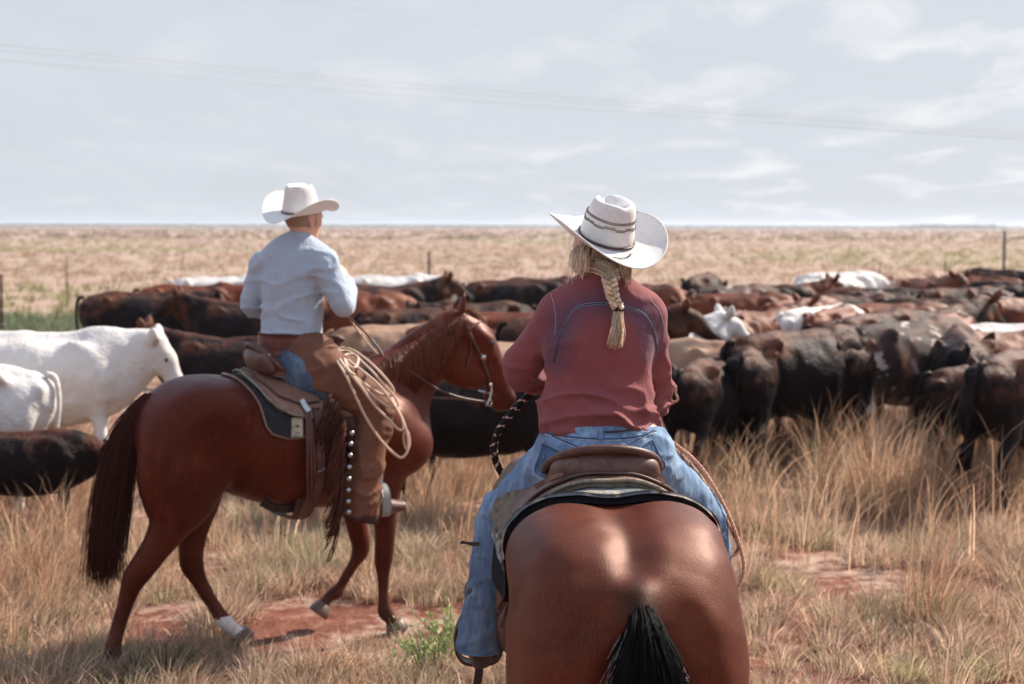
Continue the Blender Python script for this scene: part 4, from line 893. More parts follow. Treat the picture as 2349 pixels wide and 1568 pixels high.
wobj(PW, hair('loose_hair', gd, 160, [.006, .007, .007, .008], MT['blond'], PW, r=.0012, wav=.006, seed=14))
g = np.random.default_rng(4); m = MB(); N = len(brd)*5; bs = spline(brd, 6); N = len(bs)
tt = np.linspace(0, 1, N); wid = .0185*(1-.3*tt)
for k in range(3):
    ph = tt*2*math.pi*2.1+2*math.pi*k/3
    cx = wid*np.sin(ph); cy = .010*np.sin(2*ph); base = bs+np.outer(cx, [1, 0, .0])+np.outer(cy*1.3, [0, 1, 0])
    for j in range(70):
        o_ = g.normal(0, .0031, 3); tw = g.uniform(0, 6); m.tube(base+o_+.0012*np.stack([np.sin(tt*40+tw), np.cos(tt*30+tw), 0*tt], 1), .0013*g.uniform(.6, 1.3), 3, np.array((1.05, 1.03, 1.0))*g.uniform(.45, 1.5))
    m.tube(base, .0078, 6, (.75, .68, .58))
wobj(PW, m.build('braid', MT['blond'], PW))
m = MB(); c0 = A(1419, 708, 4.607)
for dz in (-.004, 0, .004): m.tube([c0+np.array([math.cos(t)*.0145, math.sin(t)*.0125, dz]) for t in np.linspace(0, 2*math.pi, 16)], .0035, 6)
wobj(PW, m.build('hair_tie', MT['black_hair'], PW))
gd = [[c0, A(1417+o_*.3, 730, 4.605), A(1417+o_*.7, 765, 4.603), A(1408+o_*1.1, 810+abs(o_)*-.6, 4.605)] for o_ in (-14, -5, 5, 13)]
gd = [[np.array(p) for p in q_] for q_ in gd]
wobj(PW, hair('ponytail', gd, 620, [.004, .005, .005, .003], MT['blond'], PW, r=.0012, wav=.004, seed=15, col=(1.1, 1.1, 1.1)))
# ------------------------------------------------------------------ saddles, bridles, ropes
def locdir(v, TH): c, s = math.cos(TH), math.sin(TH); return np.array([v[0]*c+v[1]*s, -v[0]*s+v[1]*c, v[2]])
def snaph(k, u, v, off=.004):
    O, TH, bv, lf = ((O1, TH1, bvh1, loc1), (O2, TH2, bvh2, loc2))[k-1]
    h = bv.ray_cast(Vector(lf(CAM)), Vector(locdir(unit(ray(u, v)), TH)))
    return None if h[0] is None else np.array(h[0])+np.array(h[1])*off
def snaph_line(k, px, n=5, off=.004): return np.array([p for p in (snaph(k, u, v, off) for u, v in spline(px, n)) if p is not None])
def drape(bv, rear, front, pm, off, nphi=61, nx=22, zc=1.10, ph0=None):
    G = []; last = None
    for a in np.linspace(-pm if ph0 is None else ph0, pm, nphi):
        row = []; ar = math.radians(a); d = np.array([0, math.sin(ar), math.cos(ar)]); xr, xf = np.interp(abs(a), *rear), np.interp(abs(a), *front)
        for t in np.linspace(0, 1, nx):
            x = xr+(xf-xr)*t; o = np.array([x, 0, zc])+d*.9; h = bv.ray_cast(Vector(o), Vector(-d)); 
            r = (h[3] if h[0] is not None else .6); r = min(max(r, .38), .60); row.append([x, a, .9-r])
        G.append(row)
    G = np.array(G); Rr = G[..., 2]
    for _ in range(3): Rr[1:-1] = (Rr[:-2]+2*Rr[1:-1]+Rr[2:])/4; Rr[:, 1:-1] = (Rr[:, :-2]+2*Rr[:, 1:-1]+Rr[:, 2:])/4
    Rr = Rr+off*(1-(.5 if off > .05 else 0)*(np.abs(G[..., 1])/70)**2); ar = np.radians(G[..., 1])
    return np.stack([G[..., 0], Rr*np.sin(ar), zc+Rr*np.cos(ar)], -1)
def draped(root, name, mat, bv, rear, front, pm, off, th, trim=None, col=None, wob=0, zc=1.10):
    G = drape(bv, rear, front, pm, off, zc=zc)
    if wob: G += wob*vnoise(G, 18, 7)[..., None]*np.array([1, .3, .5])
    V, Fq = slab(G, th)
    c0 = G.reshape(-1, 3).mean(0)
    if np.mean(np.linalg.norm((V[len(V)//2:]-np.array([0, 0, zc]))[:, 1:], axis=1)) < np.mean(np.linalg.norm((V[:len(V)//2]-np.array([0, 0, zc]))[:, 1:], axis=1)): V, Fq = slab(G, -th); 
    o = mesh_obj(name, V, Fq, mat, root, np.ones((len(V), 3)) if col is None else np.tile(col, (len(V), 1)))
    if trim is not None:
        edge = np.vstack([G[0, ::-1], G[:, 0], G[-1]]); n = edge-np.array([0, 0, zc]); n[:, 0] = 0; n /= np.linalg.norm(n, axis=1)[:, None]
        m = MB(); m.tube(edge+n*th*.5, th*.5+.0015, 6, trim[1]); m.build('edge_trim', trim[0], o)
    return o, G
def saddle(root, bv, offs, cant_c, horn, k, seat_z=1.50):
    so, G = draped(root, 'skirt', MT['leather'], bv, ([0, 15, 40, 50, 57, 61], [-.265, -.262, -.185, -.13, -.05, .05]), ([0, 61], [.42, .40]), 61, offs[0], .009, (MT['fleece'], (.8, .8, .8)), (2.2, 2.4, 2.45) if k == 1 else (1.3, 1.25, 1.2))
    f, _ = draped(root, 'skirt_fleece', MT['fleece'], bv, ([0, 15, 40, 50, 57, 60], [-.26, -.255, -.18, -.125, -.05, .05]), ([0, 60], [.40, .38]), 60, offs[0]-.018, .017, None, (.48, .46, .44), wob=.004)
    draped(root, 'jockey', MT['leather'], bv, ([0, 20, 40, 47], [-.225, -.215, -.12, -.02]), ([0, 47], [.1, .1]), 47, offs[0]+.013, .009, (MT['dark_leather'], (1.2, 1.2, 1.2)), (1.9, 1.9, 1.8) if k == 1 else (1.1, 1.05, 1.))
    cx, cz, hw, ht = cant_c; top, bot = [], []
    for t in np.linspace(-1, 1, 41):
        an = t*math.pi/2*.98; y = hw*math.sin(an)*(1+.02*math.cos(an*2)); x = cx+.13*(1-math.cos(an))+.0; z = cz-ht*(1-max(math.cos(an), 0)**.85)
        top.append([x, y, z]); bot.append([x+.015, y*.93, cz-ht-.02-.02*abs(t)])
    top, bot = np.array(top), np.array(bot); rows = np.array([top*(1-s_)+bot*s_+np.array([.018*math.sin(s_*3.14), 0, 0]) for s_ in np.linspace(0, 1, 7)])
    m = MB(); m.add(*slab(rows, .012)); ct = m.build('cantle', MT['leather'], root)
    m = MB(); m.tube(top+np.array([-.004, 0, 0]), .014, 10, (.75, .62, .6)); m.build('cantle_binding', MT['leather'], ct)
    s = SDF((-.3, -.3, 1.3), (.5, .3, 1.75), .011)
    s.tube([(cx+.045, 0, cz-.065, .055, hw*.9), (cx+.07, 0, cz-.12, .06, hw*.95)], k=.04); s.tube([(cx+.06, 0, cz-.09, .05, .16), (.0, 0, seat_z, .06, .15), (.12, 0, seat_z+.01, .06, .12), (.24, 0, seat_z+.055, .06, .11)], k=.05)
    s.tube([(.27, -.13, seat_z-.02, .045), (.275, 0, seat_z+.09, .05), (.27, .13, seat_z-.02, .045)], k=.05)
    V, Fq = s.mesh(1); mesh_obj('seat', V, Fq, MT['leather'], root, np.ones((len(V), 3)))
    hx, hz = horn; m = MB(); m.tube([(hx-.01, 0, hz-.10), (hx, 0, hz-.03), (hx+.006, 0, hz-.012)], [.026, .020, .024], 12); m.tube([(hx+.0, 0, hz-.012), (hx+.005, 0, hz-.004), (hx+.007, 0, hz+.010), (hx+.008, 0, hz+.014)], [.03, .042, .042, .03], 16); m.build('horn', MT['leather'], root)
SD1 = empty('saddle', O1, TH1, label='brown western saddle with grey skirt under the man in the pale blue shirt', cat='saddle', group='western saddles')
saddle(SD1, bvh1, (.036,), (-.20, 1.655, .195, .135), (.30, 1.67), 1)
PD1 = empty('saddle_pad', O1, TH1, label='black felt saddle pad with tan piping on the chestnut horse', cat='saddle pad', group='saddle pads')
pd, GP = draped(PD1, 'felt', MT['felt'], bvh1, ([0, 20, 45, 65, 72, 77], [-.35, -.295, -.225, -.20, -.17, -.09]), ([0, 77], [.46, .44]), 77, .004, .013, (MT['leather'], (2.0, 2.2, 2.1)))
m = MB(); r_ = [[snaph(1, u, v, .024) for u in np.linspace(665, 692, 5)] for v in np.linspace(962, 1003, 6)]
if all(p is not None for q_ in r_ for p in q_): m.add(*slab(np.array(r_), .003), col=(1.2, 1.15, 1.05)); o = m.build('maker_patch', MT['fleece'], PD1)
m = MB(); p = snaph(1, 678, 979, .031); q1 = snaph(1, 672, 979, .031); q2 = snaph(1, 685, 980, .031)
m.tube([q1, p+[0, 0, -.002], q2], [.001, .004, .001], 5); m.tube([p, p+[0, 0, -.018]], [.004, .001], 5); m.build('patch_emblem', MT['dark_leather'], PD1)
m = MB(); r_ = [[snaph(1, u, v, .020) for u in np.linspace(694, 772, 9)] for v in np.linspace(960, 1003, 6)]
r_ = [q_ for q_ in r_ if all(p is not None for p in q_)]
if len(r_) > 2: m.add(*slab(np.array(r_), .003), col=(1.2, 1.2, 1.2)); m.build('wear_leather', MT['leather'], PD1)
# rear cinch, billet and tie strings hanging from the saddle
def strap(name, pts, w_, mat, par, col=(1, 1, 1), th=.22, n=5, off=0):
    m = MB(); P = spline(pts, n); m.tube(P, w_, 8, col, ell=th); return m.build(name, mat, par)
def ribbon(name, pts, w_, th, mat, par, outv, col=(1, 1, 1), n=5):
    """flat strap: width w_ across, facing outv"""
    P = spline(pts, n); Tn = np.gradient(P, axis=0); Tn /= np.linalg.norm(Tn, axis=1)[:, None]; o_ = np.broadcast_to(np.array(outv, float), P.shape)
    S = np.cross(Tn, o_); S /= np.linalg.norm(S, axis=1)[:, None]; N_ = np.cross(S, Tn)
    G = np.stack([P-S*w_/2, P-S*w_/4+N_*th*.2, P+S*w_/4+N_*th*.2, P+S*w_/2], 1); m = MB(); m.add(*slab(G, th, np.repeat(N_[:, None], 4, 1)), col=col); return m.build(name, mat, par)
def pxh(k, pts, lat=None, off=.03):
    out = []
    for q_ in pts:
        p = pl1(q_[0], q_[1], q_[2]) if len(q_) > 2 else snaph(k, q_[0], q_[1], off)
        if p is not None: out.append(p)
    return np.array(out)
ribbon('billet', pxh(1, [(719, 945), (724, 985), (727, 1040), (728, 1085), (722, 1118)], off=.045), .046, .006, MT['dark_leather'], SD1, (0, -1, 0), (1.9, 1.7, 1.8))
ribbon('flank_cinch', np.vstack([pxh(1, [(724, 1105), (712, 1130)], off=.035), [(.03, -.20, .735), (.0, -.10, .705), (-.03, 0, .70), (-.03, .15, .73), (-.02, .26, .82)]]), .075, .007, MT['leather'], SD1, (-.1, -.75, -.65), (.9, .8, .8))
ribbon('cinch_strap', pxh(1, [(600, 1150, -.15), (628, 1163, -.16), (660, 1166, -.16), (700, 1155, -.16)]), .05, .008, MT['dark_leather'], SD1, (0, -.9, -.3), (.4, .4, .4))
ribbon('cinch_end', pxh(1, [(690, 1140, -.2), (685, 1165, -.2), (676, 1188, -.19)]), .05, .006, MT['leather'], SD1, (0, -1, 0), (.8, .7, .7))
for d_ in (0, 7, 13): ribbon('tie_string', pxh(1, [(640+d_, 880), (675+d_*.8, 915), (696+d_*.6, 960), (699+d_, 1020), (700+d_*1.2, 1080), (703+d_*1.2, 1130+d_)], off=.05), .014, .004, MT['leather'], SD1, (0, -1, 0), (1.05, .8, .75))
ribbon('concho_strap', pxh(1, [(684, 932), (692, 944), (702, 955)], off=.062), .030, .004, MT['metal'], SD1, (0, -1, 0))
ribbon('buckle', pxh(1, [(719, 1072), (727, 1070), (735, 1067)], off=.056), .010, .004, MT['metal'], SD1, (0, -1, 0))
for lat, (hk, ak) in ((-1, (loc1(hipR), loc1(anR))), (1, (loc1(hipL), loc1(anL)))):
    ribbon('fender', [(.27, lat*.27, 1.44), (.31, lat*.31, 1.26), (.345, lat*.325, 1.05), (.375, lat*.33, .92)], .17, .006, MT['leather'], SD1, (0, lat, 0))
    st = []; c0 = np.array([.415, lat*.385, .735])
    pts = [(0, -.01, .16), (0, -.052, .13), (0, -.066, .07), (0, -.060, .012), (0, 0, .0), (0, .060, .012), (0, .066, .07), (0, .052, .13), (0, .01, .16)]
    ribbon('stirrup', [c0+np.array(p) for p in pts], .055, .010, MT['metal'], SD1, (0, 0, 1) if 0 else (-.001, 0, 0) if 0 else (1, .01, 0), (1, 1, 1)) if 0 else None
    P = spline([c0+np.array(p) for p in pts], 5); cen = c0+np.array([0, 0, .07]); o_ = P-cen; o_ /= np.linalg.norm(o_, axis=1)[:, None]
    ribbon('stirrup', P, .05, .009, MT['horn'], SD1, o_, (.38, .40, .42), n=1)
# bridle and reins of horse 1
BR1 = empty('bridle', O1, TH1, label='dark leather bridle with silver bit and reins on the chestnut horse', cat='bridle', group='bridles')
def hline(k, name, pts, r, par, mat=None, col=(1.3, .9, .85), off=.004, n=5):
    L = snaph_line(k, pts, n, off)
    if len(L) > 2: m = MB(); m.tube(L, r, 6, col); m.build(name, mat or MT['dark_leather'], par)
hline(1, 'crownpiece', [(1058, 726), (1066, 742), (1077, 765), (1090, 790), (1103, 818)], .010, BR1)
hline(1, 'cheek_strap', [(1103, 818), (1112, 842), (1121, 866), (1126, 884)], .010, BR1)
hline(1, 'throat_latch', [(1066, 742), (1077, 770), (1080, 800), (1074, 825), (1070, 840)], .007, BR1)
hline(1, 'browband', [(1073, 757), (1084, 750), (1094, 742), (1100, 738)], .008, BR1, col=(2.4, 1.8, 1.7))
for (u, v, r_) in ((1107, 819, .018), (1126, 880, .014)):
    p = snaph(1, u, v, .006)
    if p is not None: m = MB(); m.tube([p+[0, .006, 0], p+[0, -.004, 0], p+[0, -.010, 0]], [r_, r_, r_*.5], 10); m.build('concho', MT['metal'], BR1)
bp = pl1(1124, 902, -.075); m = MB(); m.tube(spline([bp+[0, 0, .06], bp+[.01, 0, .02], bp+[-.005, -.005, -.03], bp+[-.03, -.01, -.07]], 4), .006, 6); m.tube([bp+[.012*math.cos(t), 0, -.055+.02*math.sin(t)] for t in np.linspace(0, 6.283, 12)], .003, 5); m.tube([bp, bp+[0, .15, 0]], .005, 6); m.build('bit', MT['metal'], BR1)
m = MB(); m.tube(spline([pl1(1112, 921, -.09), pl1(1060, 912, -.12), pl1(1010, 895, -.14), pl1(975, 874, -.15), pl1(945, 855, -.145), pl1(925, 842, -.13), pl1(905, 832, -.10), pl1(885, 825, -.06), pl1(868, 798, -.02), pl1(840, 765, .0), loc1(A(802, 728, 7.74))], 5), .0062, 6, (1.1, .8, .8)); m.build('rein', MT['dark_leather'], BR1)
m = MB(); m.tube(spline([pl1(1112, 921, .05), pl1(1050, 914, .02), pl1(1005, 912, .0), pl1(972, 908, .03)], 5), .0065, 6, (2.2, 1.8, 1.7)); m.build('rein', MT['dark_leather'], BR1)
m = MB(); m.tube(spline([loc1(A(797, 722, 7.73)), pl1(820, 757, -.02), pl1(846, 790, -.03), pl1(866, 812, -.04)], 5), .0062, 6, (1., .95, .9)); m.tube(spline([loc1(A(800, 645, 7.95)), loc1(A(801, 690, 7.8)), loc1(A(799, 724, 7.735))], 4), .006, 6); m.build('rein_end', MT['rope'], BR1)
# lariat coils on the man's saddle horn
LR1 = empty('lariat', O1, TH1, label='coiled cream lariat rope hanging from the saddle horn by the man\'s brown chaps', cat='rope', group='lariat ropes')
def coil(loops, lat0, r, name, par, mat, col, conv, sides=8, tw=0):
    m = MB()
    for i, L in enumerate(loops):
        P = spline([conv(q_, i) for q_ in L], 7); m.tube(P, r, sides, col)
    return m.build(name, mat, par)
rope_px = [
 [(766, 803), (785, 797), (815, 806), (850, 832), (880, 862), (902, 892), (898, 907), (875, 904), (842, 884), (812, 862), (790, 840), (772, 815)],
 [(768, 806), (800, 806), (840, 838), (880, 880), (908, 915), (912, 933), (893, 933), (862, 912), (830, 882), (800, 848), (776, 818)],
 [(765, 804), (776, 832), (792, 858), (812, 900), (838, 954), (869, 1003), (899, 1036), (921, 1049), (935, 1032), (934, 996), (920, 954), (896, 918), (862, 876), (820, 842), (780, 812)],
 [(768, 808), (795, 846), (826, 884), (860, 930), (892, 962), (914, 984), (925, 982), (921, 960), (905, 930)],
 [(770, 806), (790, 822), (800, 838), (815, 842), (822, 822), (808, 812), (790, 818), (800, 850), (815, 860)]]
def cv1(q_, i):
    t = np.clip((q_[1]-798)/55, 0, 1); return pl1(q_[0], q_[1], -.04-.42*t-.012*i)
coil(rope_px, 0, .0072, 'rope_coils', LR1, MT['rope'], (1, .95, .92), cv1)
m = MB(); ring = [pl1(u, v, -.44) for u, v in ((932, 985), (938, 996), (940, 1018), (934, 1032), (927, 1016), (926, 996), (932, 985))]; m.tube(spline(ring, 4), .006, 6, (.9, .8, .7)); m.build('honda_loop', MT['rope'], LR1)

# ---- foreground saddle, pad, stirrups, ropes
SD2 = empty('saddle', O2, TH2, label='worn brown western saddle with rounded cantle behind the woman in the maroon shirt', cat='saddle', group='western saddles')
saddle(SD2, bvh2, (.062,), (-.20, 1.605, .188, .095), (.32, 1.72), 2, 1.52)
PD2 = empty('saddle_pad', O2, TH2, label='thick woven wool and black felt saddle pad on the bay foreground horse', cat='saddle pad', group='saddle pads')
padr = ([0, 25, 50, 70, 80, 86], [-.325, -.32, -.31, -.29, -.26, -.20])
draped(PD2, 'felt', MT['felt'], bvh2, padr, ([0, 86], [.42, .42]), 86, .006, .022, None, (.35, .35, .35), wob=.004)
def blanketcol(): pass
o, G = draped(PD2, 'wool_blanket', MT['fleece'], bvh2, ([0, 25, 50, 62, 70], [-.330, -.325, -.315, -.292, -.25]), ([0, 70], [.41, .41]), 70, .030, .011, None, (1., 1., 1.), wob=.006)
me = o.data; ca = me.color_attributes['Col'].data; n = vnoise(np.array([v.co for v in me.vertices]), 22, 4)
for i, v in enumerate(me.vertices):
    c = (.4, .5, .66) if n[i] > .15 else ((.2, .11, .12) if n[i] < -.35 else (.95, .98, 1.05)); ca[i].color = (*c, 1)
def pl2(u, v, y): return loc2(A(u, v, y))
for sg in (1, -1):
    an = loc2(waL if sg > 0 else waR); c0 = np.array([an[0]+.10, an[1], an[2]-.125])
    pts = [(0, -.012, .19), (0, -.05, .165), (0, -.078, .10), (0, -.072, .03), (0, -.04, .0), (0, .04, .0), (0, .072, .03), (0, .078, .10), (0, .05, .165), (0, .012, .19)]
    P = spline([c0+np.array(p) for p in pts], 5); cen = c0+np.array([0, 0, .09]); o_ = P-cen; o_ /= np.linalg.norm(o_, axis=1)[:, None]
    ribbon('stirrup', P, .065, .011, MT['dark_leather'], SD2, o_, (1.2, 1.1, 1), n=1)
    ribbon('fender', [(.24, sg*.24, 1.42), (.26, sg*.30, 1.26), (.27, sg*.31, 1.05), (.30, an[1]*.82, an[2]+.06)], .12, .007, MT['leather'], SD2, (0, sg, 0))
    if sg > 0: ribbon('stirrup_drip', [c0+[.0, 0, -.005], c0+[-.01, .0, -.04], c0+[-.01, .01, -.10]], .03, .006, MT['dark_leather'], SD2, (-1, 0, 0), (.6, .6, .6))
for i, (a, b, c_) in enumerate((((1163, 1312), (1160, 1360), (1143, 1398)), ((1167, 1312), (1160, 1375), (1141, 1412)), ((1173, 1312), (1170, 1370), (1151, 1440)), ((1177, 1312), (1176, 1360), (1168, 1395)))):
    ribbon('tie_string', [pl2(*a, 4.44), pl2(*b, 4.42), pl2(*c_, 4.42)], .011, .003, MT['leather'], SD2, (-1, 0, 0), (1, .75, .7))
ribbon('flank_cinch', [pl2(1176, 1385, 4.50), pl2(1163, 1405, 4.50), pl2(1156, 1440, 4.50), pl2(1166, 1480, 4.50), pl2(1190, 1512, 4.50), (-.12, .12, .70), (-.12, -.1, .69), (-.12, -.30, .85)], .055, .007, MT['dark_leather'], SD2, (-.5, .6, -.3), (1.3, 1, .9))
ribbon('saddle_string', [pl2(1102, 1246, 4.86), pl2(1080, 1245, 4.86), pl2(1056, 1244, 4.86)], .008, .004, MT['dark_leather'], SD2, (-1, 0, 0))
ribbon('saddle_string', [pl2(1102, 1249, 4.86), pl2(1082, 1249, 4.86), pl2(1060, 1241, 4.86)], .007, .004, MT['dark_leather'], SD2, (-1, 0, 0))
for a, b in (((1230, 1118), (1290, 1088)), ((1500, 1090), (1522, 1106))): ribbon('saddle_string', [pl2(*a, 4.38), pl2((a[0]+b[0])/2, (a[1]+b[1])/2-5, 4.37), pl2(*b, 4.40)], .014, .005, MT['leather'], SD2, (-1, 0, .5), (1.2, 1, .9))
def twist_rope(P, r, c1, c2, strands=3, pitch=None, sub=6):
    """laid rope: strands wound round the path"""
    P = spline(P, sub); L = np.concatenate([[0], np.cumsum(np.linalg.norm(np.diff(P, axis=0), axis=1))]); n = int(L[-1]/(r*.55)); s_ = np.linspace(0, L[-1], n)
    Q = np.stack([np.interp(s_, L, P[:, i]) for i in range(3)], 1); Tn = np.gradient(Q, axis=0); Tn /= np.linalg.norm(Tn, axis=1)[:, None]
    a = np.cross(Tn, [0.3, .2, 1.]); a /= np.linalg.norm(a, axis=1)[:, None]; b = np.cross(Tn, a); m = MB(); pitch = pitch or r*7
    for k in range(strands):
        ph = s_/pitch*2*math.pi+2*math.pi*k/strands; m.tube(Q+(a*np.cos(ph)[:, None]+b*np.sin(ph)[:, None])*r*.5, r*.56, 6, c1 if k % 2 == 0 else c2)
    return m
LD = twist_rope([A(1252, 885, 5.06), A(1215, 905, 5.05), A(1180, 940, 5.03), A(1145, 985, 5.02), A(1133, 1028, 5.02), A(1139, 1062, 5.02), A(1155, 1092, 5.02)], .0135, (.018, .016, .018), (.018, .016, .018), 4, .07)
o = tag(LD.build('lead_rope', MT['rope']), label='thick black and pink braided rope looping down left of the woman\'s hip', cat='rope')
m = twist_rope([A(1252, 885, 5.06), A(1215, 905, 5.05), A(1180, 940, 5.03), A(1145, 985, 5.02), A(1133, 1028, 5.02), A(1139, 1062, 5.02), A(1155, 1092, 5.02)], .0146, (.95, .75, .75), (.018, .016, .018), 2, .04)
m.build('pink_tracer', MT['rope'], o)
LR2 = empty('lariat', O2, TH2, label='coiled pinkish lariat rope hanging at the right thigh of the woman in maroon', cat='rope', group='lariat ropes')
for i, (L, c1, c2) in enumerate((([(1500, 985), (1548, 1018), (1600, 1062), (1640, 1120), (1675, 1190), (1700, 1262), (1706, 1310), (1690, 1348), (1660, 1330), (1630, 1260)], (1.05, .72, .62), (1.15, .85, .76)),
    ([(1500, 992), (1545, 1027), (1600, 1085), (1640, 1150), (1672, 1205), (1692, 1245), (1690, 1266), (1676, 1274), (1655, 1262), (1630, 1220)], (1.0, .8, .72), (.35, .25, .24)),
    ([(1500, 990), (1550, 1024), (1590, 1070), (1618, 1110), (1640, 1138), (1648, 1162), (1642, 1178), (1634, 1170), (1624, 1130)], (.35, .27, .26), (.55, .42, .4)),
    ([(1498, 996), (1540, 1030), (1585, 1075), (1612, 1108), (1636, 1128), (1643, 1145), (1635, 1156)], (.5, .4, .38), (.4, .3, .28)))):
    m = twist_rope([pl2(u, v, 4.98+.012*i) for u, v in L], .0068, c1, c2, 3); m.build('rope_coil', MT['rope'], LR2)
# reins of the bay horse: pale coils below the left forearm, loop beside the muzzle
BR2 = empty('bridle', O2, TH2, label='bridle of the bay horse with pale rein coils gathered in the woman\'s hands', cat='bridle', group='bridles')
g = np.random.default_rng(33)
for i in range(6):
    r_ = [pl2(1238+g.normal(0, 2), 832+2*i, 5.0+.01*i), pl2(1226-3*i, 852+g.normal(0, 3), 5.0), pl2(1216-4*i, 872+g.normal(0, 3), 5.02), pl2(1232, 884+g.normal(0, 2), 5.04), pl2(1250, 872, 5.06)]
    m = MB(); m.tube(spline(r_, 5), .0028, 5, (1.1, .85, .8)); m.build('rein_coil', MT['rope'], BR2)
hd = np.array([1.40, -.27, 1.58]); m = MB(); m.tube(spline([pl2(1510, 905, 5.15), (.8, -.25, 1.66), (1.15, -.34, 1.62), pl2(1542, 882, 5.95), pl2(1549, 900, 6.02), pl2(1546, 922, 6.06), (1.43, -.33, 1.53)], 5), .006, 6, (.9, .85, .8)); m.build('rein', MT['rope'], BR2)
# ------------------------------------------------------------------ cattle
def cow_sdf(pose, seed, h=.024, thin=0.):
    s = SDF((-1.15, -.62, -.02), (1.85, .62, 1.65), h)
    s.tube([(-.74, 0, 1.09, .18, .15), (-.60, 0, 1.01, .30, .23), (-.40, 0, .96, .355, .29), (-.10, 0, .92, .385, .345), (.20, 0, .92, .385, .34), (.45, 0, .95, .365, .27), (.62, 0, .99, .30, .21)], k=.05)
    s.tube([(-.72, 0, 1.27, .035, .04), (-.4, 0, 1.315, .03, .04), (0, 0, 1.295, .03, .04), (.35, 0, 1.31, .035, .05), (.5, 0, 1.335, .05, .05), (.7, 0, 1.27, .06, .05)], k=.08)
    for sg in (-1, 1):
        s.tube([(-.50, sg*.23, 1.26, .05)], k=.09); s.tube([(-.80, sg*.11, 1.16, .045)], k=.08)
        s.tube([(.40, sg*.20, 1.20, .10, .05), (.55, sg*.20, 1.02, .13, .07), (.60, sg*.16, .86, .10, .07)], k=.07)
        s.tube([(-.55, sg*.16, 1.02, .20, .10), (-.60, sg*.18, .86, .17, .085), (-.62, sg*.18, .72, .11, .065)], k=.07)
        s.tube([(-.24, sg*.37, 1.20, .03), (-.31, sg*.37, 1.08, .055), (-.36, sg*.35, .96, .03)], k=.08, op='sub'); s.tube([(.25, sg*.36, 1.22, .02), (.27, sg*.37, 1.05, .035)], k=.06, op='sub'); s.tube([(-.68, sg*.20, 1.30, .03), (-.64, sg*.26, 1.18, .03)], k=.06, op='sub')
        o = (.06 if sg > 0 else -.05)
        s.tube([(-.62, sg*.17, .75, .09, .07), (-.66+o*.5, sg*.17, .60, .065, .05), (-.74+o, sg*.165, .48, .055, .042), (-.72+o, sg*.165, .36, .038, .033), (-.70+o*1.3, sg*.165, .14, .036, .032), (-.66+o*1.3, sg*.165, .05, .045, .042), (-.65+o*1.3, sg*.165, .02, .045, .042)], k=.04)
        s.tube([(.55, sg*.16, .80, .09, .07), (.55-o*.6, sg*.155, .60, .065, .052), (.55-o, sg*.15, .42, .05, .045), (.54-o, sg*.15, .28, .036, .032), (.54-o*1.2, sg*.15, .12, .036, .032), (.57-o*1.2, sg*.15, .04, .046, .042), (.58-o*1.2, sg*.15, .02, .046, .042)], k=.04)
    # neck and head by pose: (neck mid, poll, muzzle)
    poll, muz, mid = {'level': ((1.0, .0, 1.215), (1.22, .02, .86), (.84, 0, 1.12)), 'low': ((1.04, .0, 1.03), (1.27, .03, .68), (.86, 0, 1.05)), 'up': ((1.0, .02, 1.38), (1.33, .05, 1.16), (.84, 0, 1.22)), 'graze': ((1.0, 0, .60), (1.18, 0, .22), (.88, 0, .84)),
                      'left': ((.98, .22, 1.34), (1.14, .56, 1.12), (.86, .06, 1.20)), 'right': ((.98, -.22, 1.36), (1.14, -.56, 1.14), (.86, -.06, 1.20)), 'back': ((.92, .30, 1.30), (.74, .56, 1.06), (.86, .10, 1.18))}[pose]
    poll, muz, mid = map(np.array, (poll, muz, mid)); d = unit(muz-poll); up = unit(np.array([0, 0, 1.])-d*d[2]); r = np.cross(d, up)
    s.tube([(.50, 0, 1.04, .29, .19), tuple(mid)+(.24, .15), tuple(poll-d*.05-np.array([0, 0, .03]))+(.125, .095)], k=.07)
    s.tube(T((poll, .105, .10), (poll+d*.14, .115, .095), (poll+d*.26-up*.012, .090, .070), (poll+d*.36-up*.02, .076, .066), (poll+d*.42-up*.02, .068, .070)), k=.04, side=r)
    s.tube(T((poll+d*.12-up*.075, .055, .05), (poll+d*.02-up*.08, .06, .05)), k=.05, side=r)
    s.tube([(.45, 0, .66, .07, .05), (.62, 0, .74, .08, .045), tuple((mid*.8+poll*.2)-np.array([0, 0, .22]))+(.06, .03)], k=.08)
    s.warp(lambda P: .022*vnoise(P, 4.5, seed)+.010*vnoise(P, 11, seed+1)+np.clip(.9-np.abs(P[:, 0]-.05)*2.2, 0, 1)*thin*np.sin(P[:, 0]*58+P[:, 2]*9)*np.clip((1.22-P[:, 2])*4, 0, 1))
    V, Fq = s.mesh(1); return V, Fq, (poll, d, up, r)
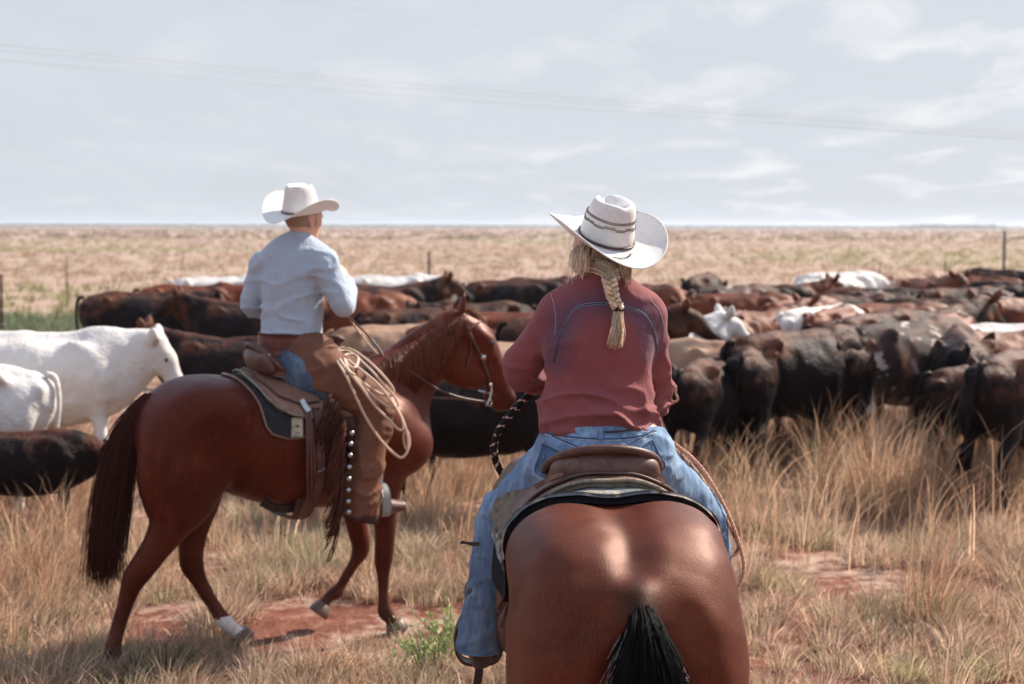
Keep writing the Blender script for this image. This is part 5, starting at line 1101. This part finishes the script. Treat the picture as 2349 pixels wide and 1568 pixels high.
def make_cow(pose, seed, thin=0.):
    V, Fq, (poll, d, up, r) = cow_sdf(pose, seed, thin=thin)
    parts = {'body': (V, [Fq])}
    ears = []
    for sg in (-1, 1):
        e = SDF(poll-.30, poll+.30, .012); b = poll+r*sg*.085+up*.02; Z_ = np.array([0, 0, 1.])
        e.tube(T((b, .026), (b+r*sg*.06+Z_*.045, .050), (b+r*sg*.11+Z_*.10, .046), (b+r*sg*.145+Z_*.155, .012)), k=.01, side=d)
        e.tube(T((b+r*sg*.03+d*.035+Z_*.02, .018), (b+r*sg*.10+d*.04+Z_*.08, .02)), k=.02, op='sub', side=up); v, f = e.mesh(1); ears.append((v, [f]))
    parts['ears'] = ears
    horns = []
    for sg in (-1, 1): horns.append(tube(spline([poll+r*sg*.07+up*.06, poll+r*sg*.19+up*.075, poll+r*sg*.27+up*.11+d*.03, poll+r*sg*.30+up*.19+d*.05], 4), np.linspace(.026, .006, 13), 7))
    parts['horns'] = horns
    g = np.random.default_rng(seed); mb = MB(); sw = g.uniform(-.12, .12)
    P = spline([(-.82, 0, 1.27), (-.90, 0, 1.24), (-.94, sw*.3, 1.05), (-.93, sw*.7, .80), (-.92, sw, .58)], 5); mb.tube(P, np.linspace(.032, .012, len(P)), 7)
    for i in range(50):
        o = g.normal(0, .018, 3); q = P[-2]+o*.3; mb.tube(np.array([q, q+o+[0, 0, -.10], q+o*1.7+[0, 0, -.22]])+0., [.007, .008, .001], 4)
    parts['tail'] = (np.concatenate(mb.V), [np.concatenate(f) for f in mb.F.values() if f])
    eyes = []
    for sg in (-1, 1):
        c = poll+d*.15+r*sg*.088+up*.035; eyes.append(tube([c-r*sg*.012, c-r*sg*.002, c+r*sg*.007, c+r*sg*.010], [.016, .017, .011, .002], 8))
    parts['eyes'] = eyes; parts['muzzle'] = tube([poll+d*.42-up*.02, poll+d*.462-up*.021, poll+d*.487-up*.024, poll+d*.492-up*.024], [.060, .056, .040, .01], 12)
    parts['frame'] = (poll, d, up, r); return parts
POSES = {}
for i, ps in enumerate(('level', 'low', 'up', 'graze', 'left', 'right')): POSES[ps] = make_cow(ps, 100+i)
POSES['thin'] = make_cow('level', 120, thin=.017)
MESHES = {}
def white_face(V, fr):
    poll, d, up, r = fr; c = np.ones((len(V), 3)); t = (V-poll)@d; c[(t > .02) & (np.linalg.norm(V-poll, axis=1) < .6) & (V[:, 0] > .8)] = (5, 5, 5); return c
def cow_mesh(pose, coat, face=False, sock=False):
    key = (pose, coat, face)
    if key in MESHES: return MESHES[key]
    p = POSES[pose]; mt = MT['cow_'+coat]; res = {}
    V, F_ = p['body']; cols = white_face(V, p['frame']) if face else np.ones((len(V), 3)); tmp = mesh_obj('body', V, F_, mt, None, cols)
    res['body'] = tmp; bpy.context.scene.collection.objects.unlink(tmp)
    res['ears'] = []; res['horns'] = []
    for v, f in p['ears']: o = mesh_obj('ear', v, f, mt, None, np.full((len(v), 3), 1.)); COL.objects.unlink(o); res['ears'].append(o)
    for v, f in p['horns']: o = mesh_obj('horn', v, f, MT['horn'], None, np.ones((len(v), 3))); COL.objects.unlink(o); res['horns'].append(o)
    res['eyes'] = []
    for v, f in p['eyes']: o = mesh_obj('eye', v, f, MT['eye'], None); COL.objects.unlink(o); res['eyes'].append(o)
    v, f = p['muzzle']; o = mesh_obj('muzzle', v, f, MT['muzzle_pink'] if coat in ('white', 'tan') else MT['eye'], None); COL.objects.unlink(o); res['muzzle'] = o
    v, f = p['tail']; o = mesh_obj('tail', v, f, mt, None, np.ones((len(v), 3))); COL.objects.unlink(o); res['tail'] = o
    MESHES[key] = res; return res
def cow(u, v, Hh, head, pose, coat, label, horns=False, face=False, etag=False, xs=1., dy=0., roll=0):
    """u = display column of the body centre, v = row of the back, Hh = height at the back in metres"""
    d = (CAM[2]-Hh)*FPX/(v-518)+dy; p = A(u, v, d); sc = Hh/1.34
    root = empty('cow', (p[0], d, -.02), math.radians(head), label=label, cat='cow', group='cattle of the herd'); root.scale = (sc*xs, sc*xs, sc)
    m = cow_mesh(pose, coat, face); objs = [m['body'], m['tail'], m['muzzle']]+m['eyes']+m['ears']+(m['horns'] if horns else [])
    for o in objs: c = o.copy(); COL.objects.link(c); c.parent = root
    fr = POSES[pose]['frame']
    if etag:
        poll, dd, up, r = fr; q = poll-r*.17+dd*.05+np.array([0, 0, .05]); mm = MB(); mm.add(*slab(np.array([[q+r*a*.022+up*b*.03 for a in (-1, 0, 1)] for b in (-1.6, 0, 1)]), .004)); mm.build('ear_tag', MT['tag'], root)
    return root
CW = [
 # left group
 (330, 668, 1.36, 8, 'level', 'black', 'black cow with brown ribs, tail hanging, at the left of the herd', {}),
 (440, 652, 1.36, 5, 'level', 'brown', 'red brown cow whose back shows just above the leftmost black cow', {}),
 (505, 634, 1.40, 0, 'low', 'white', 'distant white speckled cow behind the man\'s left shoulder', {}),
 (535, 768, 1.20, 176, 'up', 'black', 'black cow facing left behind the white cow\'s head', dict(xs=1.0)),
 (72, 757, 1.40, 3, 'thin', 'white', 'large white cow walking right with ribs showing, head behind the chestnut horse\'s rump', dict(horns=False)),
 (-105, 838, 1.20, 178, 'level', 'white', 'cream cow cut off by the left edge with its rump in view', {}),
 (38, 988, .80, 8, 'low', 'black', 'small dark calf in the grass below the white cow', {}),
 (575, 690, 1.30, 178, 'up', 'black', 'black cow hidden mostly behind the man\'s left arm', {}),
 # middle group
 (880, 650, 1.38, 8, 'up', 'black', 'black and brown cow with a teal ear tag right of the man', dict(etag=True)),
 (900, 630, 1.38, 5, 'level', 'white', 'distant pale cow walking right beyond the tagged black cow', {}),
 (800, 668, 1.34, 20, 'low', 'brown', 'dark brown cow just right of the man\'s elbow', {}),
 (960, 704, 1.22, 15, 'low', 'black', 'black cow in the gap above the chestnut horse\'s mane', {}),
 (905, 742, 1.16, 12, 'low', 'tan', 'tan calf just beyond the chestnut horse\'s neck', {}),
 (1060, 748, 1.16, 150, 'low', 'brown', 'brown calf beyond the chestnut horse\'s nose', {}),
 (800, 800, 1.24, 160, 'graze', 'black', 'black horned cow low behind the saddle horn', dict(horns=True)),
 (1175, 640, 1.38, -12, 'low', 'black', 'big black cow left of the woman\'s hat brim', {}),
 (1240, 634, 1.34, 0, 'level', 'black', 'black cow behind the big one left of the woman\'s hat', {}),
 (1100, 690, 1.26, 200, 'level', 'black', 'black cow just past the chestnut horse\'s ears', {}),
 (1180, 712, 1.20, 0, 'low', 'brown', 'brown cow between the chestnut horse and the woman\'s shoulder', {}),
 (1200, 780, 1.20, 10, 'low', 'tan', 'tan spotted cow behind the woman\'s left elbow', {}),
 (1060, 830, 1.24, 175, 'graze', 'black', 'black grazing cow under the chestnut horse\'s jaw', {}),
 # right of the woman
 (1500, 648, 1.34, -70, 'low', 'brown', 'brown cow seen from behind at the woman\'s right collar', {}),
 (1610, 625, 1.40, 68, 'low', 'black', 'big black cow seen from behind right of the hat brim', {}),
 (1345, 722, 1.36, -3, 'up', 'black', 'black cow with teal ear tag looking right beside the maroon sleeve', dict(etag=True)),
 (1465, 738, 1.27, 8, 'up', 'white', 'white faced horned cow behind the tagged black cow', dict(horns=True)),
 (1560, 730, 1.30, 170, 'level', 'tan', 'pale tan cow whose back shows behind the tagged black cow', dict(dy=.8)),
 (1690, 778, 1.22, 165, 'low', 'tan', 'pale cream calf above the brown topped black calf', {}),
 (1630, 812, 1.16, 62, 'low', 'black', 'black calf with brown shoulders right of the woman\'s elbow', {}),
 (1835, 750, 1.36, 34, 'low', 'black', 'large black cow with brown flank in the middle of the right herd', {}),
 (1735, 706, 1.24, 35, 'up', 'brown', 'red brown cow behind the white faced cow', {}),
 (1700, 668, 1.26, 0, 'low', 'brown', 'brown cow in the far row right of the big black rump', {}),
 (1740, 650, 1.30, -8, 'low', 'black', 'black cow at the far edge beyond the brown row', {}),
 (1790, 648, 1.30, 10, 'up', 'brown', 'red brown cow with raised head at the far end of the row', {}),
 (1680, 650, 1.34, 30, 'low', 'roan', 'grey speckled cow beside the big black rump', {}),
 (1925, 620, 1.38, 12, 'low', 'white', 'white cow standing at the far side of the right herd', {}),
 (1900, 636, 1.26, 30, 'low', 'white', 'pale white rump facing the camera in front of the far white cow', {}),
 (2090, 620, 1.36, 6, 'level', 'tan', 'far tan cow right of the far white cow', {}),
 (2130, 634, 1.34, -75, 'up', 'brown', 'dark red cow facing the camera at the far side', {}),
 (1840, 680, 1.26, 40, 'low', 'brown', 'brown cow in front of the far white rump', {}),
 (1960, 672, 1.26, 8, 'level', 'black', 'black cow in the dense middle of the right herd', {}),
 (2020, 655, 1.30, 175, 'low', 'roan', 'speckled grey cow below the far tan cow', {}),
 (1880, 698, 1.26, 40, 'low', 'white', 'bright white cow back in the middle row of the right herd', {}),
 (1910, 700, 1.26, 60, 'low', 'brown', 'chestnut cow seen from behind beside the bright white one', {}),
 (2050, 690, 1.26, 5, 'low', 'brown', 'brown cow back in a long row at the right', {}),
 (2150, 680, 1.24, 172, 'low', 'black', 'black cow whose back runs below the far dark red cow', {}),
 (1995, 724, 1.28, 20, 'low', 'black', 'black cow behind the large black cow with brown flank', {}),
 (2080, 728, 1.40, 38, 'low', 'roan', 'grey and brown cow with bony hips at the right', dict(horns=False)),
 (2010, 722, 1.34, 48, 'low', 'black', 'black cow just beyond the bony hipped cow', dict(dy=.9)),
 (2120, 702, 1.36, 30, 'up', 'black', 'tall black horned bull at the right with its head raised', dict(horns=True)),
 (2290, 612, 1.36, 130, 'low', 'black', 'far black cow at the top right beside the fence post', {}),
 (2250, 628, 1.34, 150, 'low', 'brown', 'far brown and black cow at the right edge of the herd', {}),
 (2200, 655, 1.30, 10, 'low', 'black', 'far black cow below the fence post', {}),
 (2340, 640, 1.36, 160, 'low', 'black', 'black cow cut off by the right edge below the fence post', {}),
 (2345, 675, 1.34, 12, 'level', 'brown', 'rust backed cow at the right edge behind the horned bull', {}),
 (2290, 752, 1.24, 12, 'level', 'brown', 'red brown cow at the right edge in front of the bull', {}),
 (2330, 745, 1.26, 0, 'low', 'white', 'white cow back at the right edge', dict(dy=.7)),
 (2280, 828, 1.10, 20, 'low', 'black', 'dark calf with a grey patch at the right edge in the tall grass', {}),
 (2345, 790, 1.32, 50, 'low', 'black', 'black cow cut off by the right edge above the tall grass', {}),
 (2200, 752, 1.32, 78, 'low', 'black', 'black cow standing in the shadow between the bony cow and the bull', {}),
 (1965, 752, 1.30, 66, 'low', 'black', 'black cow with its rump turned between the two largest cows at the right', {}),
 (1735, 775, 1.26, 72, 'low', 'black', 'black cow in shadow between the brown topped calf and the largest black cow', {}),
 (2170, 712, 1.32, 60, 'low', 'brown', 'rust brown cow seen from behind beyond the bony hipped cow', {}),
 (1455, 655, 1.3, 0, 'low', 'brown', 'brown cow hidden mostly by the blonde braid', {}),
]
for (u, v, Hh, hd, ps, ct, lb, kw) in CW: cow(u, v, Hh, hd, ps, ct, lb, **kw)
# ------------------------------------------------------------------ fence, cables, horizon
def post(u, v0, v1, y, r, mat, label, cat='fence post'):
    p = A(u, v0, y); m = MB(); h = p[2]; m.tube([(0, 0, -.3), (0, 0, h*.5), (.004, .01, h)], [r, r*.97, r*.93], 8); 
    root = empty('fence_post', (p[0], y, 0), label=label, cat=cat, group='fence posts beyond the herd'); m.build('post', mat, root)
    c = MB()
    for k in range(4): z = h*(.3+.2*k); c.tube([(math.cos(t)*(r+.004), math.sin(t)*(r+.004), z) for t in np.linspace(0, 6.283, 9)], .006, 4)
    c.build('wire_clip', MT['wire'], root); return p
post(2305, 529, 0, 46, .055, MT['wood'], 'weathered wooden corner post above the cattle at the far right')
post(984, 577, 0, 36, .035, MT['steel'], 'thin rusty steel post beyond the cattle right of the man')
post(2169, 600, 0, 38, .03, MT['steel'], 'thin steel post beyond the dark red cow')
post(1, 628, 0, 27, .035, MT['steel'], 'rusty steel post at the very left edge of the photo')
post(152, 585, 0, 40, .022, MT['wood'], 'faint thin stake in the grass above the leftmost black cow')
post(2018, 600, 0, 40, .018, MT['wood'], 'faint thin stake above the far white cow')
def cable(pts, r, label):
    P = spline([A(*p) for p in pts], 10); m = MB(); m.tube(P, r, 6); tag(m.build('power_cable', MT['wire']), label=label, cat='power line', group='power cables in the sky')
cable([(-400, 72, 26), (0, 101, 30), (1100, 205, 44), (2349, 300, 60), (3200, 345, 74)], .0085, 'uppermost of the three faint cables crossing the whole sky')
cable([(-400, 84, 26), (0, 114, 30), (1100, 216, 44), (2349, 308, 60), (3200, 352, 74)], .007, 'middle one of the three faint cables crossing the sky')
cable([(-400, 105, 26), (0, 137, 30), (1100, 232, 44), (2349, 318, 60), (3200, 360, 74)], .008, 'lowest of the three faint cables crossing the sky')
cable([(300, -50, 30), (830, 20, 36), (1400, 95, 46), (2349, 205, 66), (3200, 280, 84)], .005, 'separate faint cable high in the right half of the sky')
g = np.random.default_rng(77); parts = []
n = 2600; x = g.uniform(-1150, 1150, n); y = g.uniform(2300, 3000, n)
n2 = 260; x = np.concatenate([x, g.uniform(700, 830, n2)*1.0]); y = np.concatenate([y, g.uniform(2400, 2600, n2)]); k = len(x)
hh = np.concatenate([g.uniform(2.2, 5.0, n), g.uniform(3, 8.5, n2)*1.]); idx = np.repeat(np.arange(k), 14); nb = len(idx)
rt = np.stack([x[idx]+g.normal(0, 3.5, nb), y[idx]+g.normal(0, 2, nb), np.zeros(nb)], -1)
TP = np.array([(.06, .08, .045), (.08, .10, .05)]); pt = blades(rt, hh[idx]*g.uniform(.5, 1.1, nb), g.uniform(2., 5, nb), g.normal(0, 1.2, (nb, 2)), TP[g.integers(0, 2, nb)], 2, .2, g)
blade_obj('distant_tree_line', [pt], MT['leaf'], kind='stuff', label='thin dark line of far-off brush and trees on the horizon', cat='trees')
# the air between here and the horizon
def haze():
    m, t, out = mat_new('haze_air'); vp = t.node('ShaderNodeVolumePrincipled', {'Color': (.82, .87, .95, 1), 'Density': HAZE, 'Anisotropy': .3}); t.l.new(vp.outputs[0], out.inputs['Volume'])
    V = np.array([[x, y, z] for x in (-5500, 5500) for y in (-80, 9500) for z in (-2, 16)], float)
    Fq = np.array([[0, 1, 3, 2], [4, 6, 7, 5], [0, 4, 5, 1], [2, 3, 7, 6], [0, 2, 6, 4], [1, 5, 7, 3]]); o = mesh_obj('haze', V, Fq, m, smooth=False); tag(o, kind='stuff')
HAZE = .00018
haze()
